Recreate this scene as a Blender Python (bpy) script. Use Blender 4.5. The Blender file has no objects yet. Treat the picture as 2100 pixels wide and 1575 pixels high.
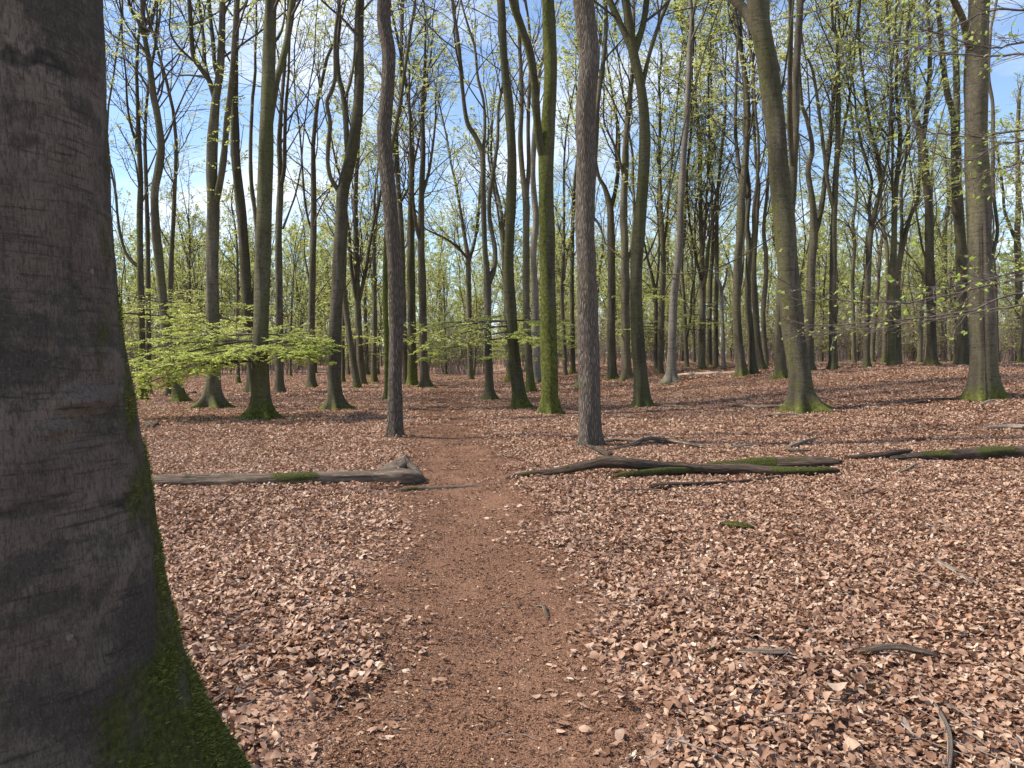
import bpy, math, random
import numpy as np

# ------------------------------------------------------------------ camera, sky, sun, exposure
scn = bpy.context.scene
COL = scn.collection
F, CX, CY, W, H = 1550.0, 1050.0, 787.5, 2100.0, 1575.0      # photograph, in its own pixels
EYE, HORIZON = 1.55, 735.0
PITCH = math.atan((CY - HORIZON) / F)
cam_d = bpy.data.cameras.new('camera'); cam = bpy.data.objects.new('camera', cam_d); COL.objects.link(cam)
cam_d.sensor_fit = 'HORIZONTAL'; cam_d.sensor_width = 36.0; cam_d.lens = 36.0 * F / W
cam_d.clip_start = 0.05; cam_d.clip_end = 2000
cam.location = (0, 0, EYE); cam.rotation_euler = (math.pi / 2 - PITCH, 0, 0)
scn.camera = cam

SUN_EL, SUN_AZ = 48.0, -90.0        # azimuth measured from the view axis (+Y) towards +X
SKY_STRENGTH, SUN_STRENGTH = 0.13, 4.6
world = bpy.data.worlds.new('World'); scn.world = world; world.use_nodes = True
nt = world.node_tree; nt.nodes.clear()
def wn(t, **k):
    n = nt.nodes.new(t)
    for a, v in k.items(): setattr(n, a, v)
    return n
sky = wn('ShaderNodeTexSky', sky_type='NISHITA', sun_disc=False, sun_elevation=math.radians(SUN_EL),
         sun_rotation=math.radians(SUN_AZ), air_density=1.0, dust_density=0.4, ozone_density=3.5)
tc = wn('ShaderNodeTexCoord'); sep = wn('ShaderNodeSeparateXYZ'); nt.links.new(tc.outputs['Generated'], sep.inputs[0])
zz = wn('ShaderNodeMath', operation='MAXIMUM'); nt.links.new(sep.outputs[2], zz.inputs[0]); zz.inputs[1].default_value = 0.0
za = wn('ShaderNodeMath', operation='ADD'); nt.links.new(zz.outputs[0], za.inputs[0]); za.inputs[1].default_value = 0.28
dx = wn('ShaderNodeMath', operation='DIVIDE'); nt.links.new(sep.outputs[0], dx.inputs[0]); nt.links.new(za.outputs[0], dx.inputs[1])
dy = wn('ShaderNodeMath', operation='DIVIDE'); nt.links.new(sep.outputs[1], dy.inputs[0]); nt.links.new(za.outputs[0], dy.inputs[1])
cmb = wn('ShaderNodeCombineXYZ'); nt.links.new(dx.outputs[0], cmb.inputs[0]); nt.links.new(dy.outputs[0], cmb.inputs[1])
cmb.inputs[2].default_value = 3.7
cn = wn('ShaderNodeTexNoise'); cn.inputs['Scale'].default_value = 1.9; cn.inputs['Detail'].default_value = 8
cn.inputs['Roughness'].default_value = 0.58; cn.inputs['Distortion'].default_value = 0.3
nt.links.new(cmb.outputs[0], cn.inputs['Vector'])
cr = wn('ShaderNodeValToRGB'); cr.color_ramp.elements[0].position = 0.47; cr.color_ramp.elements[1].position = 0.74
cr.color_ramp.elements[0].color = (0.04, 0.04, 0.04, 1); cr.color_ramp.elements[1].color = (0.92, 0.92, 0.92, 1)
nt.links.new(cn.outputs['Fac'], cr.inputs[0])
cm = wn('ShaderNodeMix', data_type='RGBA'); nt.links.new(cr.outputs[0], cm.inputs[0])
nt.links.new(sky.outputs[0], cm.inputs[6]); cm.inputs[7].default_value = (6.0, 6.2, 6.6, 1)
bg = wn('ShaderNodeBackground'); bg.inputs[1].default_value = SKY_STRENGTH
nt.links.new(cm.outputs[2], bg.inputs[0])
wo = wn('ShaderNodeOutputWorld'); nt.links.new(bg.outputs[0], wo.inputs[0])

sun_d = bpy.data.lights.new('sun', 'SUN'); sun = bpy.data.objects.new('sun', sun_d); COL.objects.link(sun)
sun_d.energy = SUN_STRENGTH; sun_d.angle = math.radians(2.5); sun_d.color = (1.0, 0.92, 0.80)
sd = np.array([math.sin(math.radians(SUN_AZ)) * math.cos(math.radians(SUN_EL)),
               math.cos(math.radians(SUN_AZ)) * math.cos(math.radians(SUN_EL)), math.sin(math.radians(SUN_EL))])
from mathutils import Vector
sun.rotation_euler = Vector(sd).to_track_quat('Z', 'Y').to_euler(); sun.location = (0, 0, 40)
vs = scn.view_settings
vs.view_transform = 'Standard'; vs.look = 'None'; vs.gamma = 1.0; vs.exposure = 0.85; vs.use_curve_mapping = False
scn.render.engine = 'CYCLES'
scn.cycles.use_denoising = True
try:
    scn.cycles.denoiser = 'OPENIMAGEDENOISE'; scn.cycles.denoising_prefilter = 'ACCURATE'
    scn.cycles.denoising_input_passes = 'RGB_ALBEDO_NORMAL'
except Exception: pass
scn.cycles.adaptive_threshold = 0.02; scn.cycles.max_bounces = 4; scn.cycles.diffuse_bounces = 3; scn.cycles.glossy_bounces = 1
scn.cycles.transmission_bounces = 4; scn.cycles.transparent_max_bounces = 4; scn.cycles.caustics_reflective = False
scn.cycles.caustics_refractive = False

# ------------------------------------------------------------------ terrain and pixel helpers
def S(t):
    t = np.clip(t, 0, 1); return t * t * (3 - 2 * t)
_py = np.array([-6, 0, 2.86, 6.6, 9.06, 14.5, 20.9, 30, 40, 52, 62, 72, 90.])
_px = np.array([.05, .0, -.09, -.34, -.62, -1.2, -1.85, -2.75, -3.5, -4.4, -6.3, -9.5, -17.])
_fy = np.linspace(-6, 90, 961); _fx = np.interp(_fy, _py, _px)
_k = np.hanning(41); _k /= _k.sum(); _fx = np.convolve(np.pad(_fx, 20, mode='edge'), _k, 'valid')
def path_x(y): return np.interp(y, _fy, _fx)
def path_hw(y): return 0.60 + 0.004 * np.clip(y, 0, 40)
def hgt(x, y):
    x = np.asarray(x, float); y = np.asarray(y, float)
    z = 1.15 * S((x + 0.12 * (y - 20) - 2) / 14) * S((y - 6) / 22)
    near = np.exp(-np.clip(y, 0, 999) / 22.0)
    z = z + near * (0.028 * np.sin(1.3 * x + .7 * y) + 0.026 * np.sin(.9 * y - 1.7 * x + 1) + 0.015 * np.sin(2.9 * x + 2.1 * y + 2))
    z = z - 0.05 * np.exp(-((x - path_x(y)) / 0.55) ** 2) * np.exp(-np.clip(y, 0, 999) / 40.0)
    return z + 0.012 * np.clip(y - 75, 0, 400)
_cp, _sp = math.cos(PITCH), math.sin(PITCH)
def ray(px, py):
    a, b = (px - CX) / F, (CY - py) / F
    return np.array([a, _cp + b * _sp, -_sp + b * _cp])
def at(px, py, Y):
    d = ray(px, py); t = Y / d[1]
    return np.array([d[0] * t, Y, EYE + d[2] * t])
def ground(px, py):
    d = ray(px, py); t = 1.0; last = 1.0
    while t < 400:
        if EYE + d[2] * t < hgt(d[0] * t, d[1] * t): break
        last = t; t += 0.1
    a, b = last, t
    for _ in range(25):
        m = (a + b) / 2
        if EYE + d[2] * m < hgt(d[0] * m, d[1] * m): b = m
        else: a = m
    return np.array([d[0] * a, d[1] * a, float(hgt(d[0] * a, d[1] * a))])
def proj(P):
    x, y, z = P[..., 0], P[..., 1], P[..., 2] - EYE
    dep = y * _cp - z * _sp; up = y * _sp + z * _cp
    dep = np.maximum(dep, 1e-3)
    return CX + F * x / dep, CY - F * up / dep
def inview(P, m):
    px, py = proj(P)
    return (px > -m) & (px < W + m) & (py > -m) & (py < H + m) & (P[..., 1] > 0.3)

# ------------------------------------------------------------------ mesh helpers
def make_mesh(name, V, Q=None, T=None, mats=(), smooth=True, attrs=None, mi=None):
    me = bpy.data.meshes.new(name)
    V = np.asarray(V, np.float32); nq = 0 if Q is None else len(Q); ntr = 0 if T is None else len(T)
    me.vertices.add(len(V)); me.vertices.foreach_set('co', V.ravel())
    li, ls = [], []
    if nq: li.append(np.asarray(Q, np.int32).ravel()); ls.append(np.arange(nq) * 4)
    if ntr: li.append(np.asarray(T, np.int32).ravel()); ls.append(nq * 4 + np.arange(ntr) * 3)
    li = np.concatenate(li); ls = np.concatenate(ls).astype(np.int32)
    me.loops.add(len(li)); me.loops.foreach_set('vertex_index', li)
    me.polygons.add(nq + ntr); me.polygons.foreach_set('loop_start', ls)
    me.polygons.foreach_set('use_smooth', np.full(nq + ntr, bool(smooth)))
    for m in mats: me.materials.append(m)
    if mi is not None: me.polygons.foreach_set('material_index', np.asarray(mi, np.int32))
    for k, a in (attrs or {}).items():
        at_ = me.attributes.new(k, 'FLOAT', 'POINT'); at_.data.foreach_set('value', np.asarray(a, np.float32))
    me.update(calc_edges=True)
    return me
def link(name, me, parent=None, loc=None, **props):
    o = bpy.data.objects.new(name, me); COL.objects.link(o)
    if parent is not None: o.parent = parent
    if loc is not None: o.location = [float(v) for v in loc]
    for k, v in props.items(): o[k] = v
    return o
def empty(name, loc, **props):
    o = link(name, None, None, loc, **props); o.empty_display_size = 0.3; return o
def nrm(v): return v / np.maximum(np.linalg.norm(v, axis=-1, keepdims=True), 1e-9)
def smooth_curve(P, n):
    """Catmull-Rom through the rows of P (any columns), n samples by length."""
    P = np.asarray(P, float)
    if len(P) < 3:
        t = np.linspace(0, 1, n)[:, None]; return P[0] * (1 - t) + P[-1] * t
    A = np.vstack([2 * P[0] - P[1], P, 2 * P[-1] - P[-2]]); out = []
    for i in range(1, len(A) - 2):
        t = np.linspace(0, 1, 12, endpoint=False)[:, None]; a, b, c, d = A[i - 1], A[i], A[i + 1], A[i + 2]
        out.append(.5 * ((2 * b) + (-a + c) * t + (2 * a - 5 * b + 4 * c - d) * t * t + (-a + 3 * b - 3 * c + d) * t ** 3))
    C = np.vstack(out + [P[-1:]])
    s = np.r_[0, np.cumsum(np.linalg.norm(np.diff(C[:, :3], axis=0), axis=1))]
    u = np.linspace(0, s[-1], n)
    return np.stack([np.interp(u, s, C[:, k]) for k in range(C.shape[1])], 1)
def frames(P):
    """tangent and two normals for curves P (B,K,3)"""
    t = np.empty_like(P); t[:, 1:-1] = P[:, 2:] - P[:, :-2]; t[:, 0] = P[:, 1] - P[:, 0]; t[:, -1] = P[:, -1] - P[:, -2]
    t = nrm(t); ref = np.zeros((len(P), 1, 3)); mean = nrm(P[:, -1] - P[:, 0])
    use = np.abs(mean[:, 0]) < .75
    ref[use, 0] = (1, 0, 0); ref[~use, 0] = (0, 1, 0)
    a = nrm(np.cross(t, np.cross(ref, t))); b = np.cross(t, a)
    return t, a, b
def tubes(P, R, s):
    """P (B,K,3), R (B,K) or (B,K,s) -> verts, quads"""
    B, K = P.shape[:2]; _, a, b = frames(P)
    th = np.arange(s) * 2 * np.pi / s
    if R.ndim == 2: R = R[:, :, None]
    V = P[:, :, None] + R[..., None] * (a[:, :, None] * np.cos(th)[None, None, :, None] + b[:, :, None] * np.sin(th)[None, None, :, None])
    base = (np.arange(B) * K * s)[:, None, None] + (np.arange(K - 1) * s)[None, :, None]
    j = np.arange(s)[None, None]; j2 = (j + 1) % s
    Q = np.stack([base + j, base + j2, base + s + j2, base + s + j], -1).reshape(-1, 4)
    return V.reshape(-1, 3), Q
def cap_tris(start, s, rev=False):
    i = np.arange(1, s - 1)
    return np.stack([np.full(s - 2, start), start + i, start + i + 1][::(-1 if rev else 1)], 1)
def join(parts):
    Vs, Qs, off = [], [], 0
    for V, Q in parts:
        if len(V) == 0: continue
        Vs.append(V); Qs.append(Q + off); off += len(V)
    return np.vstack(Vs), np.vstack(Qs)

# ------------------------------------------------------------------ materials
class NT:
    def __init__(s, name):
        s.m = bpy.data.materials.new(name); s.m.use_nodes = True; s.t = s.m.node_tree; s.t.nodes.clear()
        s.out = s.n('ShaderNodeOutputMaterial')
    def n(s, t, **k):
        n = s.t.nodes.new(t)
        for a, v in k.items(): setattr(n, a, v)
        return n
    def set(s, sock, v):
        if isinstance(v, bpy.types.NodeSocket): s.t.links.new(v, sock)
        elif isinstance(v, (tuple, list)) and sock.type == 'RGBA' and len(v) == 3: sock.default_value = (*v, 1)
        else: sock.default_value = v
    def coords(s, scale=(1, 1, 1), kind='Object'):
        c = s.n('ShaderNodeTexCoord'); m = s.n('ShaderNodeMapping'); s.set(m.inputs['Vector'], c.outputs[kind])
        m.inputs['Scale'].default_value = scale; return m.outputs[0]
    def pos(s, scale=(1, 1, 1)):
        c = s.n('ShaderNodeNewGeometry'); m = s.n('ShaderNodeMapping'); s.set(m.inputs['Vector'], c.outputs['Position'])
        m.inputs['Scale'].default_value = scale; return m.outputs[0]
    def noise(s, vec, scale, detail=4, rough=.55, dist=0.0):
        n = s.n('ShaderNodeTexNoise'); s.set(n.inputs['Vector'], vec); n.inputs['Scale'].default_value = scale
        n.inputs['Detail'].default_value = detail; n.inputs['Roughness'].default_value = rough; n.inputs['Distortion'].default_value = dist
        return n.outputs['Fac']
    def voro(s, vec, scale, feature='F1', rnd=1.0):
        n = s.n('ShaderNodeTexVoronoi', feature=feature); s.set(n.inputs['Vector'], vec); n.inputs['Scale'].default_value = scale
        n.inputs['Randomness'].default_value = rnd; return n
    def ramp(s, fac, stops, interp='LINEAR'):
        n = s.n('ShaderNodeValToRGB'); s.set(n.inputs[0], fac); e = n.color_ramp.elements; n.color_ramp.interpolation = interp
        while len(e) < len(stops): e.new(.5)
        for q, (p, c) in zip(e, stops): q.position = p; q.color = (*c, 1) if not isinstance(c, (int, float)) else (c, c, c, 1)
        return n.outputs[0]
    def mix(s, f, a, b, mode='MIX'):
        n = s.n('ShaderNodeMix', data_type='RGBA', blend_type=mode); s.set(n.inputs[0], f); s.set(n.inputs[6], a); s.set(n.inputs[7], b)
        return n.outputs[2]
    def math(s, op, a, b=0.0, clamp=False):
        n = s.n('ShaderNodeMath', operation=op, use_clamp=clamp); s.set(n.inputs[0], a); s.set(n.inputs[1], b); return n.outputs[0]
    def attr(s, name):
        n = s.n('ShaderNodeAttribute', attribute_name=name); return n.outputs['Fac']
    def objrand(s): return s.n('ShaderNodeObjectInfo').outputs['Random']
    def bump(s, h, strength, dist):
        n = s.n('ShaderNodeBump'); s.set(n.inputs['Height'], h); n.inputs['Strength'].default_value = strength
        n.inputs['Distance'].default_value = dist; return n.outputs[0]
    def principled(s, col, rough=.85, normal=None, spec=.25):
        n = s.n('ShaderNodeBsdfPrincipled'); s.set(n.inputs['Base Color'], col); s.set(n.inputs['Roughness'], rough)
        n.inputs['Specular IOR Level'].default_value = spec
        if normal is not None: s.set(n.inputs['Normal'], normal)
        return n.outputs[0]
    def done(s, sh): s.set(s.out.inputs[0], sh); return s.m

def moss_mix(M, col, vec, nscale):
    """moss where the mesh's 'moss' value beats a noise; returns colour and mask"""
    n = M.noise(vec, nscale, 5, .62)
    n = M.math('ADD', M.math('MULTIPLY', n, .75), M.math('MULTIPLY', M.noise(vec, nscale * 6, 4, .7), .45))
    f = M.math('SUBTRACT', M.math('ADD', M.attr('moss'), M.math('MULTIPLY', n, 1.1)), 1.05)
    mask = M.math('MULTIPLY', f, 4.0, True)
    mc = M.ramp(M.noise(vec, nscale * 5, 3), [(.3, (.035, .04, .009)), (.55, (.085, .092, .02)), (.75, (.15, .155, .04))])
    return M.mix(mask, col, mc), mask

def bark(name, dark, mid, light, green, gamt, kind):
    M = NT(name)
    if kind == 'oak':
        v1 = M.coords((46, 46, 5.5)); vo = M.voro(v1, 1.0, 'DISTANCE_TO_EDGE'); cr_ = M.math('MULTIPLY', vo.outputs['Distance'], 3.2, True)
        n1 = M.noise(M.coords((14, 14, 3)), 2.0, 5, .65)
        hgt_ = M.math('ADD', M.math('MULTIPLY', cr_, .8), M.math('MULTIPLY', n1, .5))
        col = M.ramp(hgt_, [(.1, dark), (.55, mid), (1.0, light)])
        col = M.mix(M.ramp(M.noise(M.coords((1, 1, .5)), 1.6, 3), [(.45, 0.0), (.7, gamt)]), col, green)
        nor = M.bump(hgt_, .9, .03)
    else:
        v = M.coords((3, 3, .55)); n0 = M.noise(v, 1.2, 6, .6, .4)
        n1 = M.noise(M.coords((2.2, 2.2, 16)), 1.4, 5, .62, .5)          # fine rings round the trunk
        n2 = M.noise(M.coords((9, 9, 5)), 2.4, 5, .7)
        h0 = M.math('ADD', M.math('MULTIPLY', n1, .6), M.math('MULTIPLY', n2, .6))
        col = M.ramp(n0, [(.3, dark), (.5, mid), (.72, light)])
        col = M.mix(M.ramp(M.noise(M.coords((1.4, 1.4, .35)), 1.0, 4, .6), [(.40, 0.0), (.62, gamt)]), col, green)
        col = M.mix(M.ramp(h0, [(.42, .7), (.62, 0.0)]), col, (.018, .016, .012))
        sp = M.noise(M.coords((1, 1, 1)), 14, 4, .7); col = M.mix(M.ramp(sp, [(.60, 0.0), (.72, .55)]), col, (.22, .20, .16))
        nor = M.bump(h0, .8, .025)
    r = M.objrand()
    hs = M.n('ShaderNodeHueSaturation'); M.set(hs.inputs['Color'], col)
    M.set(hs.inputs['Value'], M.math('ADD', M.math('MULTIPLY', r, .5), .75)); col = hs.outputs[0]
    col, mask = moss_mix(M, col, M.coords((1, 1, .7)), 3.5)
    return M.done(M.principled(col, .9, nor, .15))
BEECH = bark('beech_bark', (.04, .033, .023), (.098, .081, .058), (.165, .139, .106), (.078, .076, .032), .7, 'beech')
BEECH_GREEN = bark('beech_bark_algae', (.036, .032, .019), (.082, .074, .044), (.13, .118, .075), (.08, .08, .028), .85, 'beech')
BEECH_PALE = bark('beech_bark_pale', (.10, .085, .07), (.20, .175, .145), (.27, .24, .20), (.12, .12, .07), .45, 'beech')
OAK = bark('oak_bark', (.038, .03, .023), (.125, .10, .08), (.20, .168, .138), (.09, .085, .045), .35, 'oak')

def simple(name, cols, scale=6, rough=.9, bumpd=.004):
    M = NT(name); n = M.noise(M.coords(), scale, 5, .65)
    return M.done(M.principled(M.ramp(n, list(zip((.3, .52, .72), cols))), rough, M.bump(n, .5, bumpd), .15))
TWIG = simple('twig_bark', ((.045, .036, .03), (.085, .07, .058), (.13, .11, .09)))
def leaf_mat(name, cols, trans=.45):
    M = NT(name); r = M.attr('rnd'); c = M.ramp(r, [(p, q) for p, q in cols])
    d = M.n('ShaderNodeBsdfDiffuse'); M.set(d.inputs[0], c)
    t = M.n('ShaderNodeBsdfTranslucent'); M.set(t.inputs[0], M.mix(.55, c, (.72, .76, .26)))
    a = M.n('ShaderNodeMixShader'); a.inputs[0].default_value = trans; M.set(a.inputs[1], d.outputs[0]); M.set(a.inputs[2], t.outputs[0])
    return M.done(a.outputs[0])
LEAF = leaf_mat('young_leaf', [(0, (.24, .32, .05)), (.5, (.36, .43, .09)), (.85, (.45, .50, .13)), (1, (.50, .46, .2))], .5)
LEAF_FAR = leaf_mat('young_leaf_crown', [(0, (.36, .41, .14)), (.5, (.48, .51, .20)), (.8, (.55, .55, .24)), (1, (.52, .44, .26))], .7)
LEAF_BUD = leaf_mat('unfolding_leaf', [(0, (.20, .30, .05)), (.6, (.30, .42, .08)), (.8, (.38, .45, .15)), (.82, (.30, .15, .06)), (1, (.22, .10, .05))])

# ------------------------------------------------------------------ ground and path
def grid_axis(a, b, n, p):
    t = np.linspace(-1, 1, n); return np.where(t < 0, a, b) * np.abs(t) ** p
gx = np.unique(np.r_[grid_axis(-160, 160, 161, 2.6)])
gy = np.unique(np.r_[np.linspace(-8, 14, 120), 14 + 246 * np.linspace(0, 1, 110)[1:] ** 2.2])
X, Y = np.meshgrid(gx, gy); Vg = np.stack([X, Y, hgt(X, Y)], -1).reshape(-1, 3)
nx, ny = len(gx), len(gy); ii = (np.arange(ny - 1)[:, None] * nx + np.arange(nx - 1)[None]).ravel()
Qg = np.stack([ii, ii + 1, ii + nx + 1, ii + nx], 1)
M = NT('forest_floor')
p1 = M.pos(); vA = M.voro(M.pos((1, 1, 1)), 16); vB = M.voro(M.pos((1, .8, 1)), 30)
cA = M.ramp(vA.outputs['Color'], [(.0, (.10, .055, .035)), (.35, (.22, .125, .085)), (.65, (.33, .21, .15)), (1, (.46, .32, .25))])
cB = M.ramp(vB.outputs['Color'], [(.0, (.08, .045, .03)), (.5, (.24, .14, .10)), (1, (.42, .29, .22))])
cG = M.mix(.45, cA, cB)
cG = M.mix(M.ramp(M.noise(p1, .22, 4), [(.4, 0.0), (.7, .35)]), cG, (.20, .115, .08))
hG = M.math('ADD', M.math('MULTIPLY', vA.outputs['Distance'], .7), M.noise(p1, 40, 3))
FLOOR = M.done(M.principled(cG, .95, M.bump(hG, .8, .03), .1))
link('ground', make_mesh('ground', Vg, Qg, None, [FLOOR]), None, None, kind='structure', label='forest floor of brown soil under the leaf litter', category='ground')

ys = np.r_[np.arange(-5, 14, .1), 14 + 70 * np.linspace(0, 1, 140) ** 1.5]
uu = np.linspace(-1, 1, 15)
rngp = np.random.default_rng(5)
edge = np.convolve(rngp.normal(size=len(ys) + 12), np.hanning(13), 'valid')[:len(ys)] * .035
XX = path_x(ys)[:, None] + uu[None] * (path_hw(ys) + .14 + edge)[:, None]; YY = np.repeat(ys[:, None], 15, 1)
lift = 0.006 + 0.0009 * np.clip(YY, 0, 60)
Vp = np.stack([XX, YY, hgt(XX, YY) + lift - np.abs(uu)[None] ** 6 * .012], -1).reshape(-1, 3)
ii = (np.arange(len(ys) - 1)[:, None] * 15 + np.arange(14)[None]).ravel()
Qp = np.stack([ii, ii + 1, ii + 16, ii + 15], 1)
M = NT('path_soil'); p1 = M.pos()
n1 = M.noise(p1, 70, 4, .7); n2 = M.noise(p1, 1.6, 4, .6); n3 = M.voro(p1, 95)
cP = M.ramp(n1, [(.3, (.115, .059, .037)), (.5, (.19, .102, .064)), (.7, (.27, .153, .098))])
cP = M.mix(M.ramp(n2, [(.42, 0.0), (.68, .55)]), cP, (.135, .073, .048))
cP = M.mix(M.ramp(n3.outputs['Color'], [(.72, 0.0), (.9, .6)]), cP, (.33, .20, .12))
hP = M.math('ADD', n1, M.math('MULTIPLY', n3.outputs['Distance'], .6))
hP = M.math('ADD', hP, M.math('MULTIPLY', M.noise(p1, 9, 3), 1.2))
PATH = M.done(M.principled(cP, .95, M.bump(hP, .7, .018), .1))
link('path', make_mesh('path', Vp, Qp, None, [PATH]), None, None, kind='structure', label='trodden reddish brown earth footpath winding into the wood', category='path')

# ------------------------------------------------------------------ growing branches
def grow(P0, D0, L, K, up, wig, rng, flat=1.0):
    B = len(P0); P = np.empty((B, K, 3)); P[:, 0] = P0; d = nrm(D0.copy()); st = (L / (K - 1))[:, None]
    for k in range(1, K):
        n = rng.normal(size=(B, 3)) * wig; n[:, 2] *= flat; n[:, 2] += up
        d = nrm(d + n); P[:, k] = P[:, k - 1] + d * st
    return P
def spawn(P, n, t0, t1, a0, a1, rng, flat=None):
    """n children per curve: start point, direction, parent index, t"""
    B, K = P.shape[:2]; idx = np.repeat(np.arange(B), n)
    t = t0 + (t1 - t0) * ((np.tile(np.arange(n), B) + rng.random(B * n)) / n)
    u = t * (K - 1); i = np.minimum(u.astype(int), K - 2); f = (u - i)[:, None]
    A, Bq = P[idx, i], P[idx, i + 1]; p = A * (1 - f) + Bq * f; tg = nrm(Bq - A)
    if flat is None: q = rng.normal(size=(len(idx), 3))
    else:
        q = np.cross(tg, np.array([0, 0, 1.0])) * np.where(np.arange(len(idx)) % 2 == 0, 1, -1)[:, None] + rng.normal(size=(len(idx), 3)) * flat
    q = nrm(q - tg * (q * tg).sum(1, keepdims=True)); a = rng.uniform(a0, a1, len(idx))[:, None]
    return p, tg * np.cos(a) + q * np.sin(a), idx, t
def leaf_quads(C, D, N, size, rng, wid=.62, fold=.18):
    """folded diamond leaves: centre base C, direction D, normal N"""
    n = len(C); D = nrm(D); Nn = nrm(N - D * (N * D).sum(1, keepdims=True)); Sd = np.cross(D, Nn); s = size[:, None]
    V = np.stack([C, C + D * s * .5 + Sd * s * wid * .5 - Nn * s * fold * rng.uniform(-1, 1, (n, 1)), C + D * s - Nn * s * .1,
                  C + D * s * .5 - Sd * s * wid * .5 - Nn * s * fold * rng.uniform(-1, 1, (n, 1))], 1).reshape(-1, 3)
    b = np.arange(n) * 4; T = np.concatenate([np.stack([b, b + 1, b + 2], 1), np.stack([b, b + 2, b + 3], 1)])
    return V, T, np.repeat(rng.random(n), 4)
def leaf_tris(C, D, N, size, rng, wid=.8):
    """crown leaves a pixel or two across: one triangle each"""
    n = len(C); D = nrm(D); Sd = np.cross(D, nrm(N - D * (N * D).sum(1, keepdims=True))); s = size[:, None]
    V = np.stack([C, C + D * s * .9 + Sd * s * wid * .5, C + D * s * .75 - Sd * s * wid * .5], 1).reshape(-1, 3)
    return V, np.arange(n * 3).reshape(-1, 3), np.repeat(rng.random(n), 3)
def scatter_leaves(P, n, rng, smin, smax, tilt=.55, t0=.25, fn=None):
    """leaves along curves P"""
    p, d, idx, t = spawn(P, n, t0, 1.0, .5, 1.2, rng, .35)
    d[:, 2] *= .5; N = rng.normal(size=p.shape) * tilt; N[:, 2] += 1
    return (fn or leaf_quads)(p, d, N, rng.uniform(smin, smax, len(p)), rng)

def crown_parts(stems, rng, hb, dens, leafd, cull=None, lsize=(.05, .085), l1len=(2.2, 5.2), up1=.085, nleaf=11):
    """stems: list of (P(n,3), R(n)) in local coordinates -> tube parts and leaves"""
    p0, d0, r0, L0 = [], [], [], []
    for P, R in stems:
        s = np.r_[0, np.cumsum(np.linalg.norm(np.diff(P, axis=0), axis=1))]
        ok = np.where(P[:, 2] > hb)[0]
        if len(ok) < 3: continue
        a, b = s[ok[0]], s[-1]; n = int(dens * (b - a) + rng.random())
        for q in range(n):
            u = a + (b - a) * (q + rng.random()) / n; i = min(max(np.searchsorted(s, u) - 1, 0), len(P) - 2)
            tg = nrm(P[i + 1] - P[i]); w = rng.normal(size=3); w[2] *= .4; w = nrm(w - tg * (w @ tg)); an = rng.uniform(.45, .95)
            fr = (u - a) / max(b - a, .1)
            p0.append(P[i] + (P[i + 1] - P[i]) * .5); d0.append(tg * math.cos(an) + w * math.sin(an))
            r0.append(min(R[i] * .5, .05) * rng.uniform(.6, 1)); L0.append(rng.uniform(*l1len) * (1.1 - .6 * fr))
    if not p0: return [], None
    P1 = grow(np.array(p0), np.array(d0), np.array(L0), 8, up1, .14, rng); R1 = np.array(r0)[:, None] * np.linspace(1, .22, 8)[None]
    L0 = np.array(L0)
    def keep(P, m):
        if cull is None: return np.ones(len(P), bool)
        return inview(P[:, 0] + cull, m) | inview(P[:, -1] + cull, m)
    k1 = keep(P1, 700); P1, R1, L0 = P1[k1], R1[k1], L0[k1]
    if len(P1) == 0: return [], None
    parts = [tubes(P1, R1, 4)]
    p, d, i, t = spawn(P1, 7, .22, 1.0, .45, .95, rng); L2 = L0[i] * .42 * (1.25 - t) * rng.uniform(.7, 1.2, len(i))
    d[:, 2] *= .75; P2 = grow(p, d, L2, 5, .05, .18, rng); R2 = (np.array(.0155) * (1.3 - t))[:, None] * np.linspace(1, .35, 5)[None]
    k = keep(P2, 250); P2, R2, L2 = P2[k], R2[k], L2[k]
    if len(P2) == 0: return parts, None
    parts.append(tubes(P2, R2, 3))
    p, d, i, t = spawn(P2, 5, .15, 1.0, .4, .9, rng); L3 = L2[i] * .45 * rng.uniform(.6, 1.3, len(i))
    d[:, 2] *= .4; P3 = grow(p, d, L3, 3, .0, .2, rng, .4); R3 = np.full((len(P3), 1), .0062) * np.linspace(1, .5, 3)[None]
    k = keep(P3, 60); P3, R3 = P3[k], R3[k]
    if len(P3) == 0: return parts, None
    parts.append(tubes(P3, R3, 3))
    lv = None
    if leafd > 0:
        patch = np.sin(P3[:, 0, 0] * 1.1 + rng.random() * 6) + np.sin(P3[:, 0, 2] * .9 + rng.random() * 6) + np.sin(P3[:, 0, 1] * 1.0 + rng.random() * 6)
        k = rng.random(len(P3)) < np.clip(leafd * (.95 + .4 * patch), .06, 1)
        if k.sum(): lv = scatter_leaves(P3[k], nleaf, rng, *lsize, fn=leaf_tris)
    return parts, lv

def trunk_tube(C, R, s, rng, flare=.9, lobes=5, z0=0.0, fh=.28, seed=0.0, rough=.045):
    """one detailed stem: C (n,3), R (n) ; root flare with lobes below"""
    n = len(C); th = np.arange(s) * 2 * np.pi / s; z = np.maximum(C[:, 2] - z0, 0)
    ph = rng.random(6) * 6.28
    lob = (.5 + .5 * np.cos(lobes * th + ph[0] + .8 * np.sin(th + ph[4]))) ** 2.4
    fl = np.exp(-z / fh)[:, None] * (.16 + 1.95 * lob[None]) * flare + np.exp(-z / (fh * 4))[:, None] * .16 * flare
    ir = rough * (np.sin(3 * th[None] + 1.1 * z[:, None] + ph[1]) + np.sin(2 * th[None] - 2.3 * z[:, None] + ph[2]) + .6 * np.sin(5 * th[None] + 3.1 * z[:, None] + ph[3]))
    RR = R[:, None] * (1 + fl + ir)
    V, Q = tubes(C[None], RR[None], s)
    return V, Q
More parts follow.
